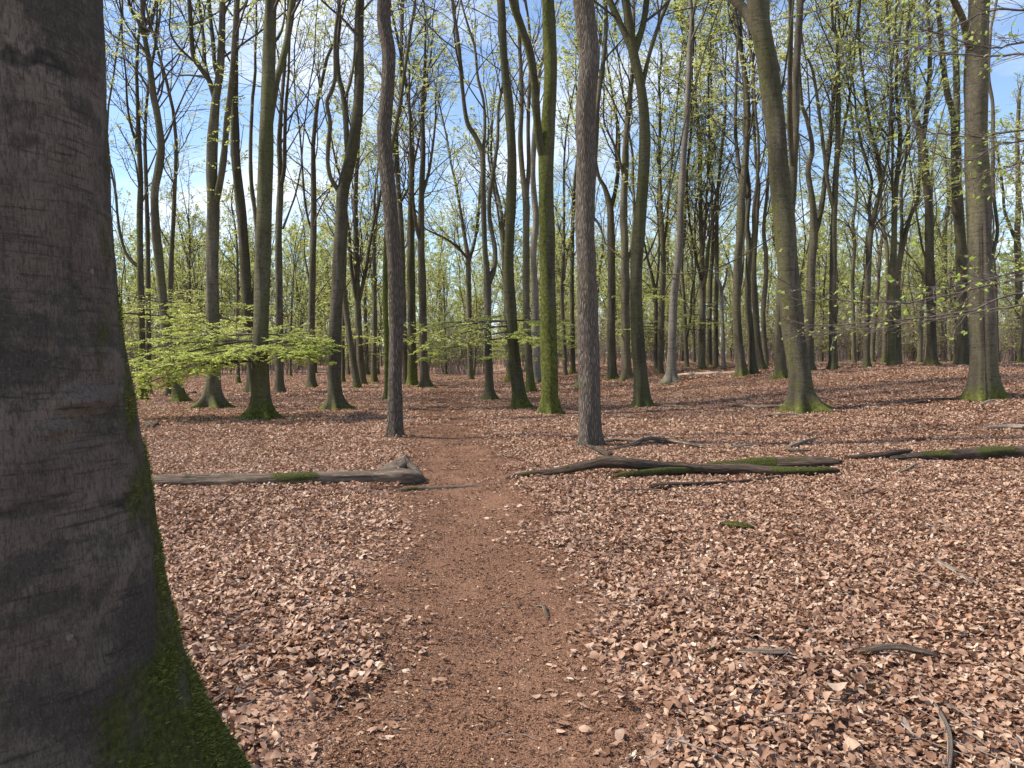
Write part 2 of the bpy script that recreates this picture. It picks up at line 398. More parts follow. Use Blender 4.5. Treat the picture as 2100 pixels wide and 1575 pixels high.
def moss_attr(V, C0, z0, mh, amt, side, sdir):
    z = V[:, 2] - z0
    m = amt * np.exp(-np.maximum(z, 0) / mh)
    if side:
        n = nrm(V[:, :2] - C0[:, :2] + 1e-6)
        m = np.maximum(m, side * np.clip(.25 + .9 * (n @ nrm(np.array(sdir, float))), 0, 1))
    return m

# ------------------------------------------------------------------ the measured trees: base pixel, stems as (x, y, width) in photograph pixels
TREES = [
 # label, material, base, stems, options
 ('slender mossy beech with a limb sweeping out low, seen past the foreground trunk', 'B', (292, 822),
  [[(292, 822, 17), (291, 700, 15), (288, 560, 14), (287, 440, 13), (288, 366, 12), (285, 300, 10), (283, 233, 9), (280, 150, 7)],
   [(285, 548, 9), (270, 535, 8), (258, 518, 7), (247, 482, 7), (241, 440, 6), (237, 395, 6), (226, 340, 5)],
   [(285, 300, 7), (272, 270, 6), (262, 220, 5), (258, 150, 4)]], dict(moss=(1.6, 1.0, .75, (-1, -.3)), hb=470, leaf=.25)),
 ('dark thin beech standing close behind the slender mossy one', 'B', (306, 812), [[(306, 812, 12), (304, 650, 11), (303, 500, 10), (300, 380, 9), (297, 290, 7)]], dict(hb=430, leaf=.2)),
 ('crooked beech leaning over above a bright mossy foot, forked high', 'B', (369, 826),
  [[(369, 826, 24), (360, 770, 21), (343, 690, 20), (325, 527, 19), (318, 440, 18), (318, 390, 17), (326, 345, 17), (330, 295, 16), (322, 232, 15), (314, 195, 14), (307, 133, 12), (297, 77, 11)],
   [(297, 80, 9), (284, 45, 8), (268, 18, 7), (260, -25, 6)], [(298, 78, 8), (310, 50, 7), (318, 10, 6), (324, -40, 5)],
   [(316, 205, 5), (300, 175, 5), (284, 150, 4), (262, 125, 4), (236, 112, 3)], [(322, 195, 5), (332, 170, 4), (345, 150, 4), (360, 132, 3)],
   [(309, 140, 5), (317, 105, 5), (319, 70, 4), (322, 40, 4)]], dict(moss=(.7, 1.15, .2, (0, -1)), hb=330, leaf=.3)),
 ('grey beech stem half hidden behind the crooked leaning beech', 'B', (347, 815), [[(347, 815, 13), (347, 700, 12), (350, 560, 11), (356, 450, 9), (360, 350, 8)]], dict(hb=520, leaf=.35)),
 ('stout twin-stemmed beech with spreading root feet, leafy shoots up its stems', 'B', (434, 838),
  [[(434, 838, 34), (437, 780, 30), (437, 700, 28), (436, 600, 27), (436, 480, 26), (437, 416, 26), (434, 360, 24), (435, 300, 22), (440, 240, 20), (444, 195, 18), (452, 140, 16), (455, 60, 14), (456, -40, 13)],
   [(438, 425, 18), (449, 385, 16), (456, 345, 15), (461, 300, 14), (467, 233, 13), (475, 167, 12), (480, 90, 11), (487, 0, 10)],
   [(440, 200, 12), (429, 165, 11), (412, 141, 11), (397, 115, 11), (392, 60, 10), (388, 0, 9), (380, -60, 8)],
   [(430, 168, 7), (420, 130, 9), (418, 90, 8), (413, 40, 7), (405, -20, 6)],
   [(447, 160, 9), (440, 130, 9), (437, 85, 9), (430, 20, 8), (428, -40, 7)],
   [(425, 160, 4), (405, 156, 4), (385, 154, 4), (362, 156, 3)], [(397, 125, 6), (378, 108, 5), (360, 88, 5), (348, 62, 4), (350, 20, 3)]],
  dict(moss=(.35, 1.0, 0, (0, -1)), hb=140, leaf=.5, flare=1.25, shoots=1)),
 ('dark double beech stem rising directly behind the big mossy-footed beech', 'B', (520, 806),
  [[(520, 806, 24), (514, 700, 22), (506, 600, 22), (500, 500, 21), (492, 410, 20), (484, 333, 19), (482, 267, 18), (480, 167, 16), (484, 60, 13), (488, -40, 11)],
   [(512, 670, 11), (526, 560, 10), (527, 470, 10), (516, 380, 9), (514, 300, 8), (518, 200, 7)]], dict(hb=160, leaf=.5)),
 ('big straight beech with green mossy foot and a broad leafy bough at head height', 'G', (534, 862),
  [[(534, 862, 37), (534, 800, 34), (535, 700, 33), (538, 560, 32), (542, 420, 32), (545, 333, 30), (550, 167, 27), (555, 0, 24), (558, -90, 22)],
   [(543, 292, 17), (552, 255, 17), (560, 205, 16), (567, 165, 15), (579, 125, 14), (589, 80, 13), (595, 33, 12), (601, -20, 11)],
   [(553, 95, 7), (570, 78, 6), (580, 55, 5), (585, 20, 4)]], dict(moss=(.55, 1.25, .3, (-1, 0)), hb=60, leaf=.3, flare=1.15, big=1)),
 ('pale straight beech standing clear between the leafy bough and the brush', 'B', (574, 808),
  [[(574, 808, 18), (573, 700, 16), (572, 560, 15), (572, 460, 14), (575, 385, 13), (574, 340, 11), (573, 290, 10), (577, 220, 8)], [(575, 388, 9), (583, 345, 9), (584, 290, 8), (586, 225, 7), (592, 150, 5)],
   [(580, 470, 5), (595, 430, 4), (607, 395, 4), (618, 340, 3)]], dict(hb=330, leaf=.4, moss=(.2, .8, 0, (0, -1)))),
 ('straight beech whose foot is mossy beside scattered dead branches', 'B', (640, 797), [[(640, 797, 17), (638, 700, 15), (640, 600, 14), (643, 470, 13), (643, 380, 11), (642, 300, 9)],
   [(643, 480, 6), (632, 450, 5), (624, 400, 5), (620, 340, 4)]], dict(hb=480, leaf=.4)),
 ('smooth beech bending to one side above, with two wavy limbs forking off', 'B', (688, 842),
  [[(688, 842, 30), (685, 780, 27), (687, 700, 26), (693, 580, 26), (699, 480, 26), (702, 400, 25), (716, 335, 24), (729, 267, 22), (736, 200, 20), (737, 100, 18), (738, 0, 17), (744, -80, 15)],
   [(699, 395, 12), (688, 382, 10), (677, 362, 9), (672, 330, 9), (674, 290, 9), (677, 250, 9), (670, 212, 8), (678, 190, 8), (687, 160, 8), (687, 80, 7), (693, 30, 6), (701, -30, 5)],
   [(716, 330, 14), (711, 285, 12), (708, 230, 12), (702, 185, 11), (694, 155, 10), (692, 100, 8), (697, 50, 7)], [(708, 200, 6), (717, 175, 6), (724, 140, 5), (727, 105, 4)]], dict(moss=(.25, 1.05, 0, (0, -1)), hb=140, leaf=.3, flare=1.2)),
 ('thin beech leaning away behind the smooth bending one', 'B', (733, 797), [[(733, 797, 14), (722, 720, 13), (710, 640, 12), (704, 570, 11), (700, 480, 9)]], dict(hb=560, leaf=.5, moss=(.6, 1, 0, (0, -1)))),
 ('narrow beech fanning into several upright stems above brush', 'B', (744, 790), [[(744, 790, 15), (737, 700, 14), (732, 590, 13), (730, 480, 11), (729, 400, 9), (735, 300, 7)], [(735, 640, 8), (722, 560, 7), (716, 480, 6), (706, 400, 5)], [(736, 620, 8), (750, 555, 7), (762, 480, 6), (775, 420, 5)]], dict(hb=600, leaf=.5)),
 ('dark rough-barked oak trunk at the path edge beyond the root-plate log', 'O', (810, 897),
  [[(810, 897, 33), (809, 820, 30), (812, 700, 29), (812, 629, 30), (811, 552, 31), (807, 500, 31), (799, 410, 30), (792, 333, 29), (788, 267, 28), (793, 200, 28), (797, 110, 28), (788, 55, 27), (787, 0, 27), (796, -90, 25)]], dict(moss=(.08, 1.1, 0, (0, -1)), hb=-200, leaf=0, flare=.22)),
 ('thin bright green mossy stem peeping out beside the path-edge oak', 'B', (794, 820), [[(794, 820, 12), (793, 700, 11), (790, 600, 11), (792, 480, 10), (800, 380, 9)]], dict(moss=(9, 1.3, .6, (-1, 0)), hb=350, leaf=.3, flare=.6)),
 ('wavy beech stem rising behind the path-edge oak', 'B', (832, 790), [[(832, 790, 12), (828, 640, 11), (824, 480, 10), (815, 350, 10), (813, 267, 9), (822, 205, 9), (823, 100, 8), (826, 0, 7), (830, -50, 6)],
   [(818, 420, 6), (840, 380, 5), (850, 330, 5), (862, 270, 4), (872, 215, 4)]], dict(hb=420, leaf=.4, dens=1.3)),
 ('stocky beech of a close pair with mossy lower trunk, beside the path bend', 'B', (846, 793), [[(846, 793, 20), (845, 700, 18), (843, 590, 17), (843, 476, 15), (843, 400, 12), (846, 320, 9)]], dict(moss=(2.2, .95, .5, (1, -.3)), hb=420, leaf=.5)),
 ('smooth grey beech of a close pair with a flared foot', 'B', (872, 796), [[(872, 796, 18), (868, 700, 16), (866, 590, 16), (864, 495, 14), (864, 400, 12), (868, 310, 10), (866, 220, 8)], [(865, 500, 9), (855, 470, 8), (848, 420, 7), (843, 350, 6)], [(866, 400, 7), (880, 350, 6), (890, 280, 5)]], dict(hb=460, leaf=.4, flare=1.2)),
 ('beech throwing long arching branches to both sides over the distant path', 'B', (965, 780), [[(965, 780, 12), (963, 690, 11), (961, 590, 11), (959, 526, 10), (952, 480, 8), (944, 430, 6)], [(960, 532, 6), (940, 508, 5), (915, 490, 5), (890, 478, 4), (873, 470, 3)], [(960, 540, 8), (972, 500, 7), (980, 450, 6), (984, 390, 5)]], dict(hb=560, leaf=.7, dens=1.5)),
 ('beech with a slim foot and two snaking stems parting at mid height', 'B', (1003, 822),
  [[(1003, 822, 18), (1002, 740, 15), (1000, 667, 15), (1000, 590, 15), (998, 550, 13), (994, 505, 11), (991, 400, 11), (990, 320, 11), (975, 280, 10), (958, 250, 9), (948, 180, 8), (940, 90, 8), (930, 20, 7), (926, -40, 6)],
   [(1003, 580, 12), (1014, 545, 11), (1014, 505, 10), (1004, 450, 9), (1004, 400, 9), (1012, 350, 8), (1020, 290, 7), (1022, 220, 6)],
   [(990, 318, 7), (994, 270, 7), (992, 210, 6), (980, 160, 6), (974, 100, 5), (962, 60, 5), (950, 20, 4)]], dict(hb=250, leaf=.2, flare=1.1)),
 ('greenish beech with a curved lower trunk and a loose leafy bough', 'G', (1069, 840),
  [[(1069, 840, 27), (1063, 790, 25), (1055, 735, 24), (1048, 640, 23), (1043, 571, 21), (1045, 476, 20), (1049, 400, 20), (1050, 317, 19), (1044, 222, 18), (1034, 127, 16), (1028, 0, 15), (1026, -80, 14)]], dict(moss=(.6, 1.15, .35, (-1, 0)), hb=20, leaf=.2, flare=.65)),
 ('dark mossy beech standing behind the curved greenish one', 'B', (1089, 806), [[(1089, 806, 17), (1084, 730, 16), (1079, 629, 15), (1079, 500, 14), (1079, 413, 14), (1071, 350, 11), (1067, 286, 10), (1070, 200, 9), (1066, 100, 8)], [(1079, 420, 9), (1084, 340, 9), (1083, 254, 8), (1087, 150, 7)]], dict(moss=(1.5, 1, .5, (-1, 0)), hb=260, leaf=.4)),
 ('grey beech with a wavy stem squeezed beside the thick moss-striped trunk', 'P', (1101, 786), [[(1101, 786, 17), (1100, 700, 15), (1097, 600, 14), (1094, 520, 13), (1099, 450, 13), (1093, 370, 11), (1096, 280, 10), (1104, 180, 8)]], dict(hb=300, leaf=.4)),
 ('thick trunk striped with vivid moss, forked with one bare dead-looking arm', 'G', (1128, 852),
  [[(1128, 852, 36), (1127, 780, 34), (1126, 700, 33), (1124, 600, 32), (1121, 476, 31), (1120, 400, 31), (1120, 317, 31), (1125, 254, 28), (1129, 150, 27), (1126, 60, 26), (1123, 0, 25), (1118, -90, 23)],
   [(1116, 330, 19), (1106, 285, 17), (1100, 230, 16), (1095, 160, 16), (1086, 105, 16), (1072, 63, 16), (1055, 15, 15), (1040, -40, 13)]], dict(moss=(3.2, 1.15, 1.15, (-1, -.15)), hb=-40, leaf=.2, flare=.55)),
 ('thin beech with green foot behind the big oak on its path side', 'B', (1175, 768), [[(1175, 768, 11), (1174, 690, 10), (1173, 590, 9), (1174, 480, 8), (1176, 400, 7)]], dict(hb=560, leaf=.5, moss=(1, 1, 0, (0, -1)))),
 ('twiggy young beech between the moss-striped trunk and the big oak', 'B', (1159, 772), [[(1159, 772, 9), (1157, 690, 8), (1152, 600, 8), (1157, 520, 6)], [(1153, 610, 5), (1160, 540, 5), (1173, 470, 4), (1182, 400, 4)]], dict(hb=640, leaf=.6)),
 ('thick oak with deeply ridged bark standing behind the long cracked log', 'O', (1210, 918),
  [[(1210, 918, 50), (1209, 860, 46), (1207, 740, 43), (1206, 629, 42), (1203, 540, 40), (1200, 476, 39), (1201, 400, 38), (1201, 317, 38), (1201, 222, 42), (1208, 127, 40), (1202, 60, 40), (1197, 0, 40), (1190, -100, 38)]], dict(moss=(.09, 1.2, 0, (0, -1)), hb=-200, leaf=0, flare=.2, big=1)),
 ('slim dark beech leaning out from behind the ridged oak', 'B', (1190, 797), [[(1190, 797, 17), (1196, 700, 14), (1204, 560, 13), (1213, 420, 12), (1221, 300, 11), (1226, 210, 10), (1238, 120, 9), (1243, 40, 8), (1238, -40, 7)], [(1212, 440, 6), (1228, 460, 5), (1242, 500, 3)]], dict(moss=(.5, 1.2, 0, (0, -1)), hb=200, leaf=.3)),
 ('straight beech with a claw-like mossy foot, forked into a narrow V', 'B', (1256, 779), [[(1256, 779, 20), (1254, 700, 17), (1254, 560, 16), (1253, 470, 15), (1251, 425, 14), (1240, 385, 9), (1228, 362, 7), (1220, 320, 6)], [(1252, 430, 10), (1262, 390, 9), (1268, 340, 8), (1268, 270, 7), (1260, 220, 6)]], dict(hb=400, leaf=.6, moss=(.35, 1.1, 0, (0, -1)))),
 ('straight grey beech close beside the one with a claw-like foot', 'B', (1286, 782), [[(1286, 782, 22), (1283, 700, 19), (1282, 590, 18), (1281, 495, 16), (1279, 430, 15), (1282, 349, 14), (1284, 280, 12), (1291, 210, 10), (1298, 120, 8), (1300, 30, 6)], [(1284, 540, 8), (1294, 510, 7), (1300, 440, 6), (1298, 360, 5)], [(1281, 370, 7), (1268, 320, 6), (1256, 290, 5), (1240, 255, 4), (1237, 220, 3)]], dict(hb=330, leaf=.5, moss=(.3, 1.1, 0, (0, -1)))),
 ('tall olive beech splitting high up into a wide Y of limbs', 'G', (1317, 837),
  [[(1317, 837, 34), (1313, 770, 30), (1309, 717, 27), (1305, 630, 25), (1306, 540, 25), (1311, 470, 25), (1317, 390, 24), (1322, 290, 22), (1320, 222, 21), (1311, 160, 19), (1299, 108, 19)],
   [(1301, 115, 16), (1286, 80, 14), (1268, 40, 14), (1250, 0, 13), (1232, -60, 12)], [(1299, 112, 16), (1310, 80, 14), (1320, 45, 13), (1326, 0, 12), (1330, -70, 11)],
   [(1319, 170, 9), (1327, 130, 9), (1337, 92, 9), (1352, 48, 8), (1371, 0, 8), (1385, -50, 7)], [(1320, 535, 4), (1335, 510, 4), (1348, 475, 3), (1362, 440, 3)]], dict(moss=(.28, 1.15, .25, (-1, 0)), hb=90, leaf=.25, flare=.4)),
 ('pale smooth beech swaying gently upward with pale toes at its foot', 'P', (1376, 788), [[(1376, 788, 20), (1378, 740, 18), (1379, 686, 17), (1382, 606, 16), (1389, 543, 15), (1395, 479, 14), (1396, 420, 14), (1402, 317, 13), (1411, 200, 12), (1414, 110, 11), (1419, 40, 10), (1412, -30, 8)], [(1415, 90, 5), (1430, 55, 4), (1445, 25, 4), (1456, -10, 3)]], dict(hb=70, leaf=.2, flare=1.3, moss=(.12, 1, 0, (0, -1)))),
 ('grey beech between the olive Y-shaped tree and the pale swaying one', 'B', (1354, 772), [[(1354, 772, 13), (1355, 690, 12), (1359, 580, 11), (1360, 520, 10), (1356, 440, 9), (1354, 380, 7)], [(1359, 530, 6), (1366, 470, 5), (1372, 400, 4)]], dict(hb=500, leaf=.7, dens=1.4)),
 ('slight beech bowed outward at mid height near the pale swaying trunk', 'B', (1345, 760), [[(1345, 760, 9), (1345, 690, 8), (1345, 620, 8), (1338, 570, 7), (1328, 530, 5), (1320, 490, 4)], [(1344, 610, 5), (1350, 550, 5), (1352, 490, 4)]], dict(hb=570, leaf=.7)),
 ('dark slim beech with a twisted companion shoot behind the pale trunk', 'B', (1409, 756), [[(1409, 756, 10), (1406, 690, 9), (1402, 610, 8), (1398, 540, 7), (1405, 460, 6)], [(1406, 700, 6), (1416, 650, 6), (1418, 600, 5), (1426, 560, 4)]], dict(hb=600, leaf=.6)),
 ('beech breaking into many steep limbs, in front of the hollow of brush', 'B', (1439, 759), [[(1439, 759, 15), (1440, 690, 14), (1441, 590, 13), (1440, 540, 11), (1438, 470, 9), (1436, 390, 7)], [(1441, 600, 8), (1450, 550, 7), (1455, 490, 6), (1466, 420, 5)], [(1440, 580, 7), (1430, 540, 6), (1420, 490, 5), (1412, 440, 4)], [(1440, 540, 6), (1447, 460, 5), (1450, 380, 4)]], dict(hb=540, leaf=.8, dens=1.5)),
 ('slim straight beech with a vivid mossy ankle among thin trees', 'B', (1455, 753), [[(1455, 753, 11), (1455, 670, 10), (1457, 580, 9), (1462, 500, 8), (1460, 420, 6)]], dict(hb=560, leaf=.7, moss=(.5, 1.2, 0, (0, -1)))),
 ('brownish straight beech beside the slim one with mossy ankle', 'B', (1469, 755), [[(1469, 755, 11), (1468, 680, 10), (1470, 560, 9), (1470, 460, 8), (1473, 380, 6)]], dict(hb=540, leaf=.7)),
 ('pale bare stem with a snapped double top', 'P', (1484, 756), [[(1484, 756, 9), (1483, 690, 8), (1480, 630, 8), (1478, 590, 7), (1470, 565, 6), (1467, 540, 5)], [(1480, 600, 6), (1488, 575, 5), (1491, 550, 4)]], dict(hb=-999, leaf=0, bare=1)),
 ('dark beech leaning slightly with moss at its outer root', 'B', (1521, 772), [[(1521, 772, 21), (1515, 710, 19), (1511, 638, 18), (1513, 540, 17), (1519, 463, 16), (1522, 400, 15), (1527, 340, 13), (1534, 254, 11), (1530, 170, 10), (1517, 90, 8), (1508, 20, 7)], [(1522, 385, 9), (1514, 330, 8), (1508, 260, 7), (1510, 180, 6), (1512, 90, 5)], [(1516, 600, 6), (1523, 555, 5), (1525, 500, 4)]], dict(hb=300, leaf=.5, moss=(.5, 1.1, 0, (0, -1)))),
 ('beech with two stems twisting together above a bent trunk', 'B', (1545, 769), [[(1545, 769, 17), (1540, 700, 15), (1534, 620, 14), (1534, 560, 13), (1537, 511, 12), (1532, 460, 10), (1536, 400, 9), (1530, 330, 8)], [(1536, 530, 9), (1546, 480, 9), (1546, 430, 8), (1553, 370, 7), (1556, 300, 6), (1550, 230, 5)]], dict(hb=430, leaf=.6)),
 ('grey beech of a tight row, straight with a plain foot', 'B', (1562, 760), [[(1562, 760, 16), (1553, 690, 14), (1548, 610, 13), (1546, 540, 11), (1552, 450, 9), (1556, 380, 7)]], dict(hb=470, leaf=.6)),
 ('wavy dark beech at the end of the tight row beside the massive leaning beech', 'B', (1571, 754), [[(1571, 754, 12), (1567, 690, 11), (1565, 638, 11), (1571, 570, 10), (1571, 520, 9), (1566, 470, 8), (1573, 400, 7)]], dict(hb=470, leaf=.6)),
 ('massive leaning beech with a ringed scar and moss-covered roots', 'B', (1648, 846),
  [[(1648, 846, 52), (1645, 800, 48), (1637, 740, 46), (1629, 686, 45), (1619, 590, 45), (1611, 495, 45), (1604, 420, 43), (1600, 370, 42), (1593, 286, 42), (1583, 190, 41), (1572, 120, 42), (1560, 62, 42)],
   [(1561, 75, 32), (1564, 30, 28), (1565, 0, 26), (1566, -80, 24)], [(1557, 70, 28), (1541, 40, 24), (1521, 14, 22), (1500, -10, 20), (1478, -60, 18)],
   [(1600, 185, 7), (1606, 172, 6), (1607, 165, 4)]], dict(moss=(.33, 1.25, .42, (-1, -.2)), hb=-60, leaf=.2, flare=.95, big=1, scar=1)),
 ('beech with a mossy root-foot hidden behind the massive leaning trunk', 'B', (1601, 778), [[(1601, 778, 24), (1599, 700, 21), (1602, 600, 19), (1612, 500, 18), (1622, 420, 18), (1628, 330, 17), (1632, 220, 16), (1634, 120, 15), (1641, 20, 14), (1644, -60, 12)], [(1626, 345, 12), (1620, 260, 12), (1620, 160, 11), (1622, 60, 10), (1620, -40, 9)]], dict(hb=40, leaf=.3, moss=(.5, 1.1, .3, (-1, 0)))),
 ('forked beech just beside the massive leaning trunk, limbs curling apart', 'B', (1656, 764), [[(1656, 764, 22), (1659, 690, 20), (1662, 622, 19), (1665, 540, 18), (1669, 475, 17), (1666, 413, 13), (1657, 352, 11), (1666, 305, 10), (1655, 245, 9), (1645, 215, 7), (1640, 150, 5)], [(1669, 485, 13), (1682, 440, 12), (1692, 370, 11), (1702, 290, 10), (1708, 220, 8), (1716, 150, 6)]], dict(hb=380, leaf=.7)),
 ('straight dark beech with pale foot and a small candelabra of branches on top', 'B', (1709, 760), [[(1709, 760, 18), (1708, 690, 16), (1709, 560, 15), (1710, 460, 13), (1713, 380, 12), (1719, 270, 11), (1718, 150, 10), (1718, 79, 8), (1708, 50, 6), (1706, -10, 5)], [(1718, 84, 6), (1730, 70, 5), (1738, 40, 4), (1746, -10, 3)], [(1710, 430, 9), (1697, 370, 9), (1690, 310, 8), (1679, 222, 7), (1666, 143, 6), (1650, 110, 4)], [(1714, 350, 6), (1728, 280, 6), (1742, 200, 5), (1752, 120, 4)]], dict(hb=250, leaf=.7)),
 ('thin beech snaking upward through the green, beyond the straight dark one', 'B', (1752, 747), [[(1752, 747, 10), (1750, 660, 9), (1749, 560, 8), (1753, 500, 8), (1749, 460, 7), (1757, 400, 6), (1752, 340, 5)]], dict(hb=560, leaf=.8, dens=1.5)),
 ('beech opening into a vase of many limbs under thick new leaf', 'B', (1777, 756), [[(1777, 756, 15), (1778, 680, 14), (1779, 590, 13), (1783, 511, 12), (1789, 460, 11), (1798, 420, 10), (1806, 375, 8), (1800, 320, 7), (1786, 270, 6)], [(1786, 480, 8), (1783, 420, 7), (1788, 370, 6), (1770, 310, 6), (1757, 250, 5)], [(1804, 385, 7), (1817, 340, 6), (1824, 280, 5), (1826, 200, 4)]], dict(hb=520, leaf=1, dens=1.7)),
 ('beech standing shoulder to shoulder with a fork-limbed twin, greenish trunk', 'G', (1828, 755), [[(1828, 755, 16), (1829, 680, 15), (1830, 590, 14), (1833, 500, 13), (1835, 413, 12), (1842, 340, 10), (1846, 270, 9), (1838, 190, 7), (1840, 100, 5)], [(1834, 440, 7), (1830, 370, 6), (1831, 300, 6), (1828, 200, 5)]], dict(hb=420, leaf=.9, dens=1.5)),
 ('fork-limbed twin beech with one long arm reaching out', 'B', (1842, 752), [[(1842, 752, 16), (1841, 660, 14), (1841, 570, 13), (1848, 520, 12), (1857, 480, 10), (1868, 440, 9), (1881, 410, 8), (1886, 340, 6)], [(1846, 530, 9), (1850, 460, 8), (1848, 400, 7), (1856, 340, 6), (1862, 260, 5)]], dict(hb=500, leaf=.9, dens=1.4)),
 ('slim beech with a mossy clump at its foot behind the twin beeches', 'B', (1814, 748), [[(1814, 748, 10), (1816, 660, 10), (1820, 560, 9), (1818, 500, 8), (1808, 450, 7), (1806, 400, 6)]], dict(hb=540, leaf=.8, moss=(.8, 1.3, 0, (0, -1)), flare=1.6)),
 ('sturdy beech with fringed mossy foot, forked into a tall slingshot shape', 'B', (1911, 753), [[(1911, 753, 22), (1910, 690, 20), (1909, 590, 20), (1906, 500, 19), (1905, 440, 18), (1898, 350, 16), (1893, 285, 15), (1874, 230, 11), (1861, 170, 10), (1858, 90, 9), (1868, 10, 8), (1872, -40, 7)], [(1893, 290, 11), (1902, 215, 11), (1907, 130, 10), (1904, 50, 8), (1897, -20, 7)], [(1905, 545, 6), (1892, 510, 5), (1885, 470, 5), (1878, 430, 4)]], dict(hb=210, leaf=.8, moss=(.4, 1.2, 0, (0, -1)))),
 ('slim dark beech between the slingshot-shaped tree and the pair of big trunks', 'B', (1935, 742), [[(1935, 742, 13), (1936, 650, 12), (1937, 560, 11), (1938, 470, 10), (1946, 410, 8), (1940, 340, 6)], [(1937, 520, 7), (1924, 470, 6), (1914, 440, 4)]], dict(hb=480, leaf=.8)),
 ('orange-brown stripped beech stem among the slim dark ones', 'P', (1948, 740), [[(1948, 740, 9), (1946, 650, 8), (1947, 560, 8), (1950, 470, 7), (1950, 390, 6)]], dict(hb=430, leaf=.6)),
 ('large grey beech tucked against the split-trunk giant', 'B', (1974, 752), [[(1974, 752, 28), (1974, 690, 26), (1973, 622, 25), (1971, 520, 24), (1966, 440, 23), (1961, 350, 22), (1960, 300, 21), (1954, 235, 14), (1940, 175, 13), (1931, 90, 12), (1924, 10, 10), (1918, -60, 9)], [(1960, 310, 16), (1962, 220, 15), (1961, 140, 14), (1957, 60, 12), (1960, -30, 10)]], dict(hb=120, leaf=.6, moss=(.2, 1.1, 0, (0, -1)))),
 ('giant beech with a split seam down its trunk and mossy toes', 'B', (2017, 822),
  [[(2017, 822, 66), (2017, 780, 61), (2015, 720, 58), (2012, 600, 54), (2009, 463, 52), (2006, 400, 52), (2001, 286, 50), (2002, 159, 48), (2009, 0, 46), (2012, -90, 44)],
   [(1992, 110, 18), (1984, 80, 17), (1973, 35, 16), (1956, 0, 15), (1935, -50, 13)], [(2032, 540, 9), (2040, 505, 9), (2046, 470, 8), (2038, 400, 8), (2036, 300, 9), (2036, 215, 8), (2027, 155, 8), (2032, 60, 6)]], dict(moss=(.42, 1.2, .15, (-1, -.3)), hb=-80, leaf=.3, flare=.4, big=1, seam=1)),
 ('beech by the brushwood heap, forking behind the split-trunk giant', 'B', (2091, 742), [[(2091, 742, 18), (2090, 660, 17), (2089, 560, 16), (2086, 480, 14), (2089, 400, 12), (2086, 300, 10), (2090, 200, 8)], [(2087, 500, 9), (2072, 465, 8), (2060, 430, 7), (2056, 380, 6), (2044, 300, 5)]], dict(hb=420, leaf=.9, dens=1.4)),
]
MATS = dict(B=BEECH, G=BEECH_GREEN, P=BEECH_PALE, O=OAK)
HERO_XY = []
def extend(P, R, Htot, rng, K=12):
    """carry a stem on from its last traced point up to the tree's height"""
    L = max(Htot - P[-1, 2], 1.5); d = nrm(P[-1] - P[-3]); d = nrm(d + np.array([0, 0, .6]))
    E = grow(P[-1][None], d[None], np.array([L]), K, .09, .07, rng)[0]
    return np.vstack([P, E[1:]]), np.r_[R, np.linspace(R[-1], .022, K)[1:]]

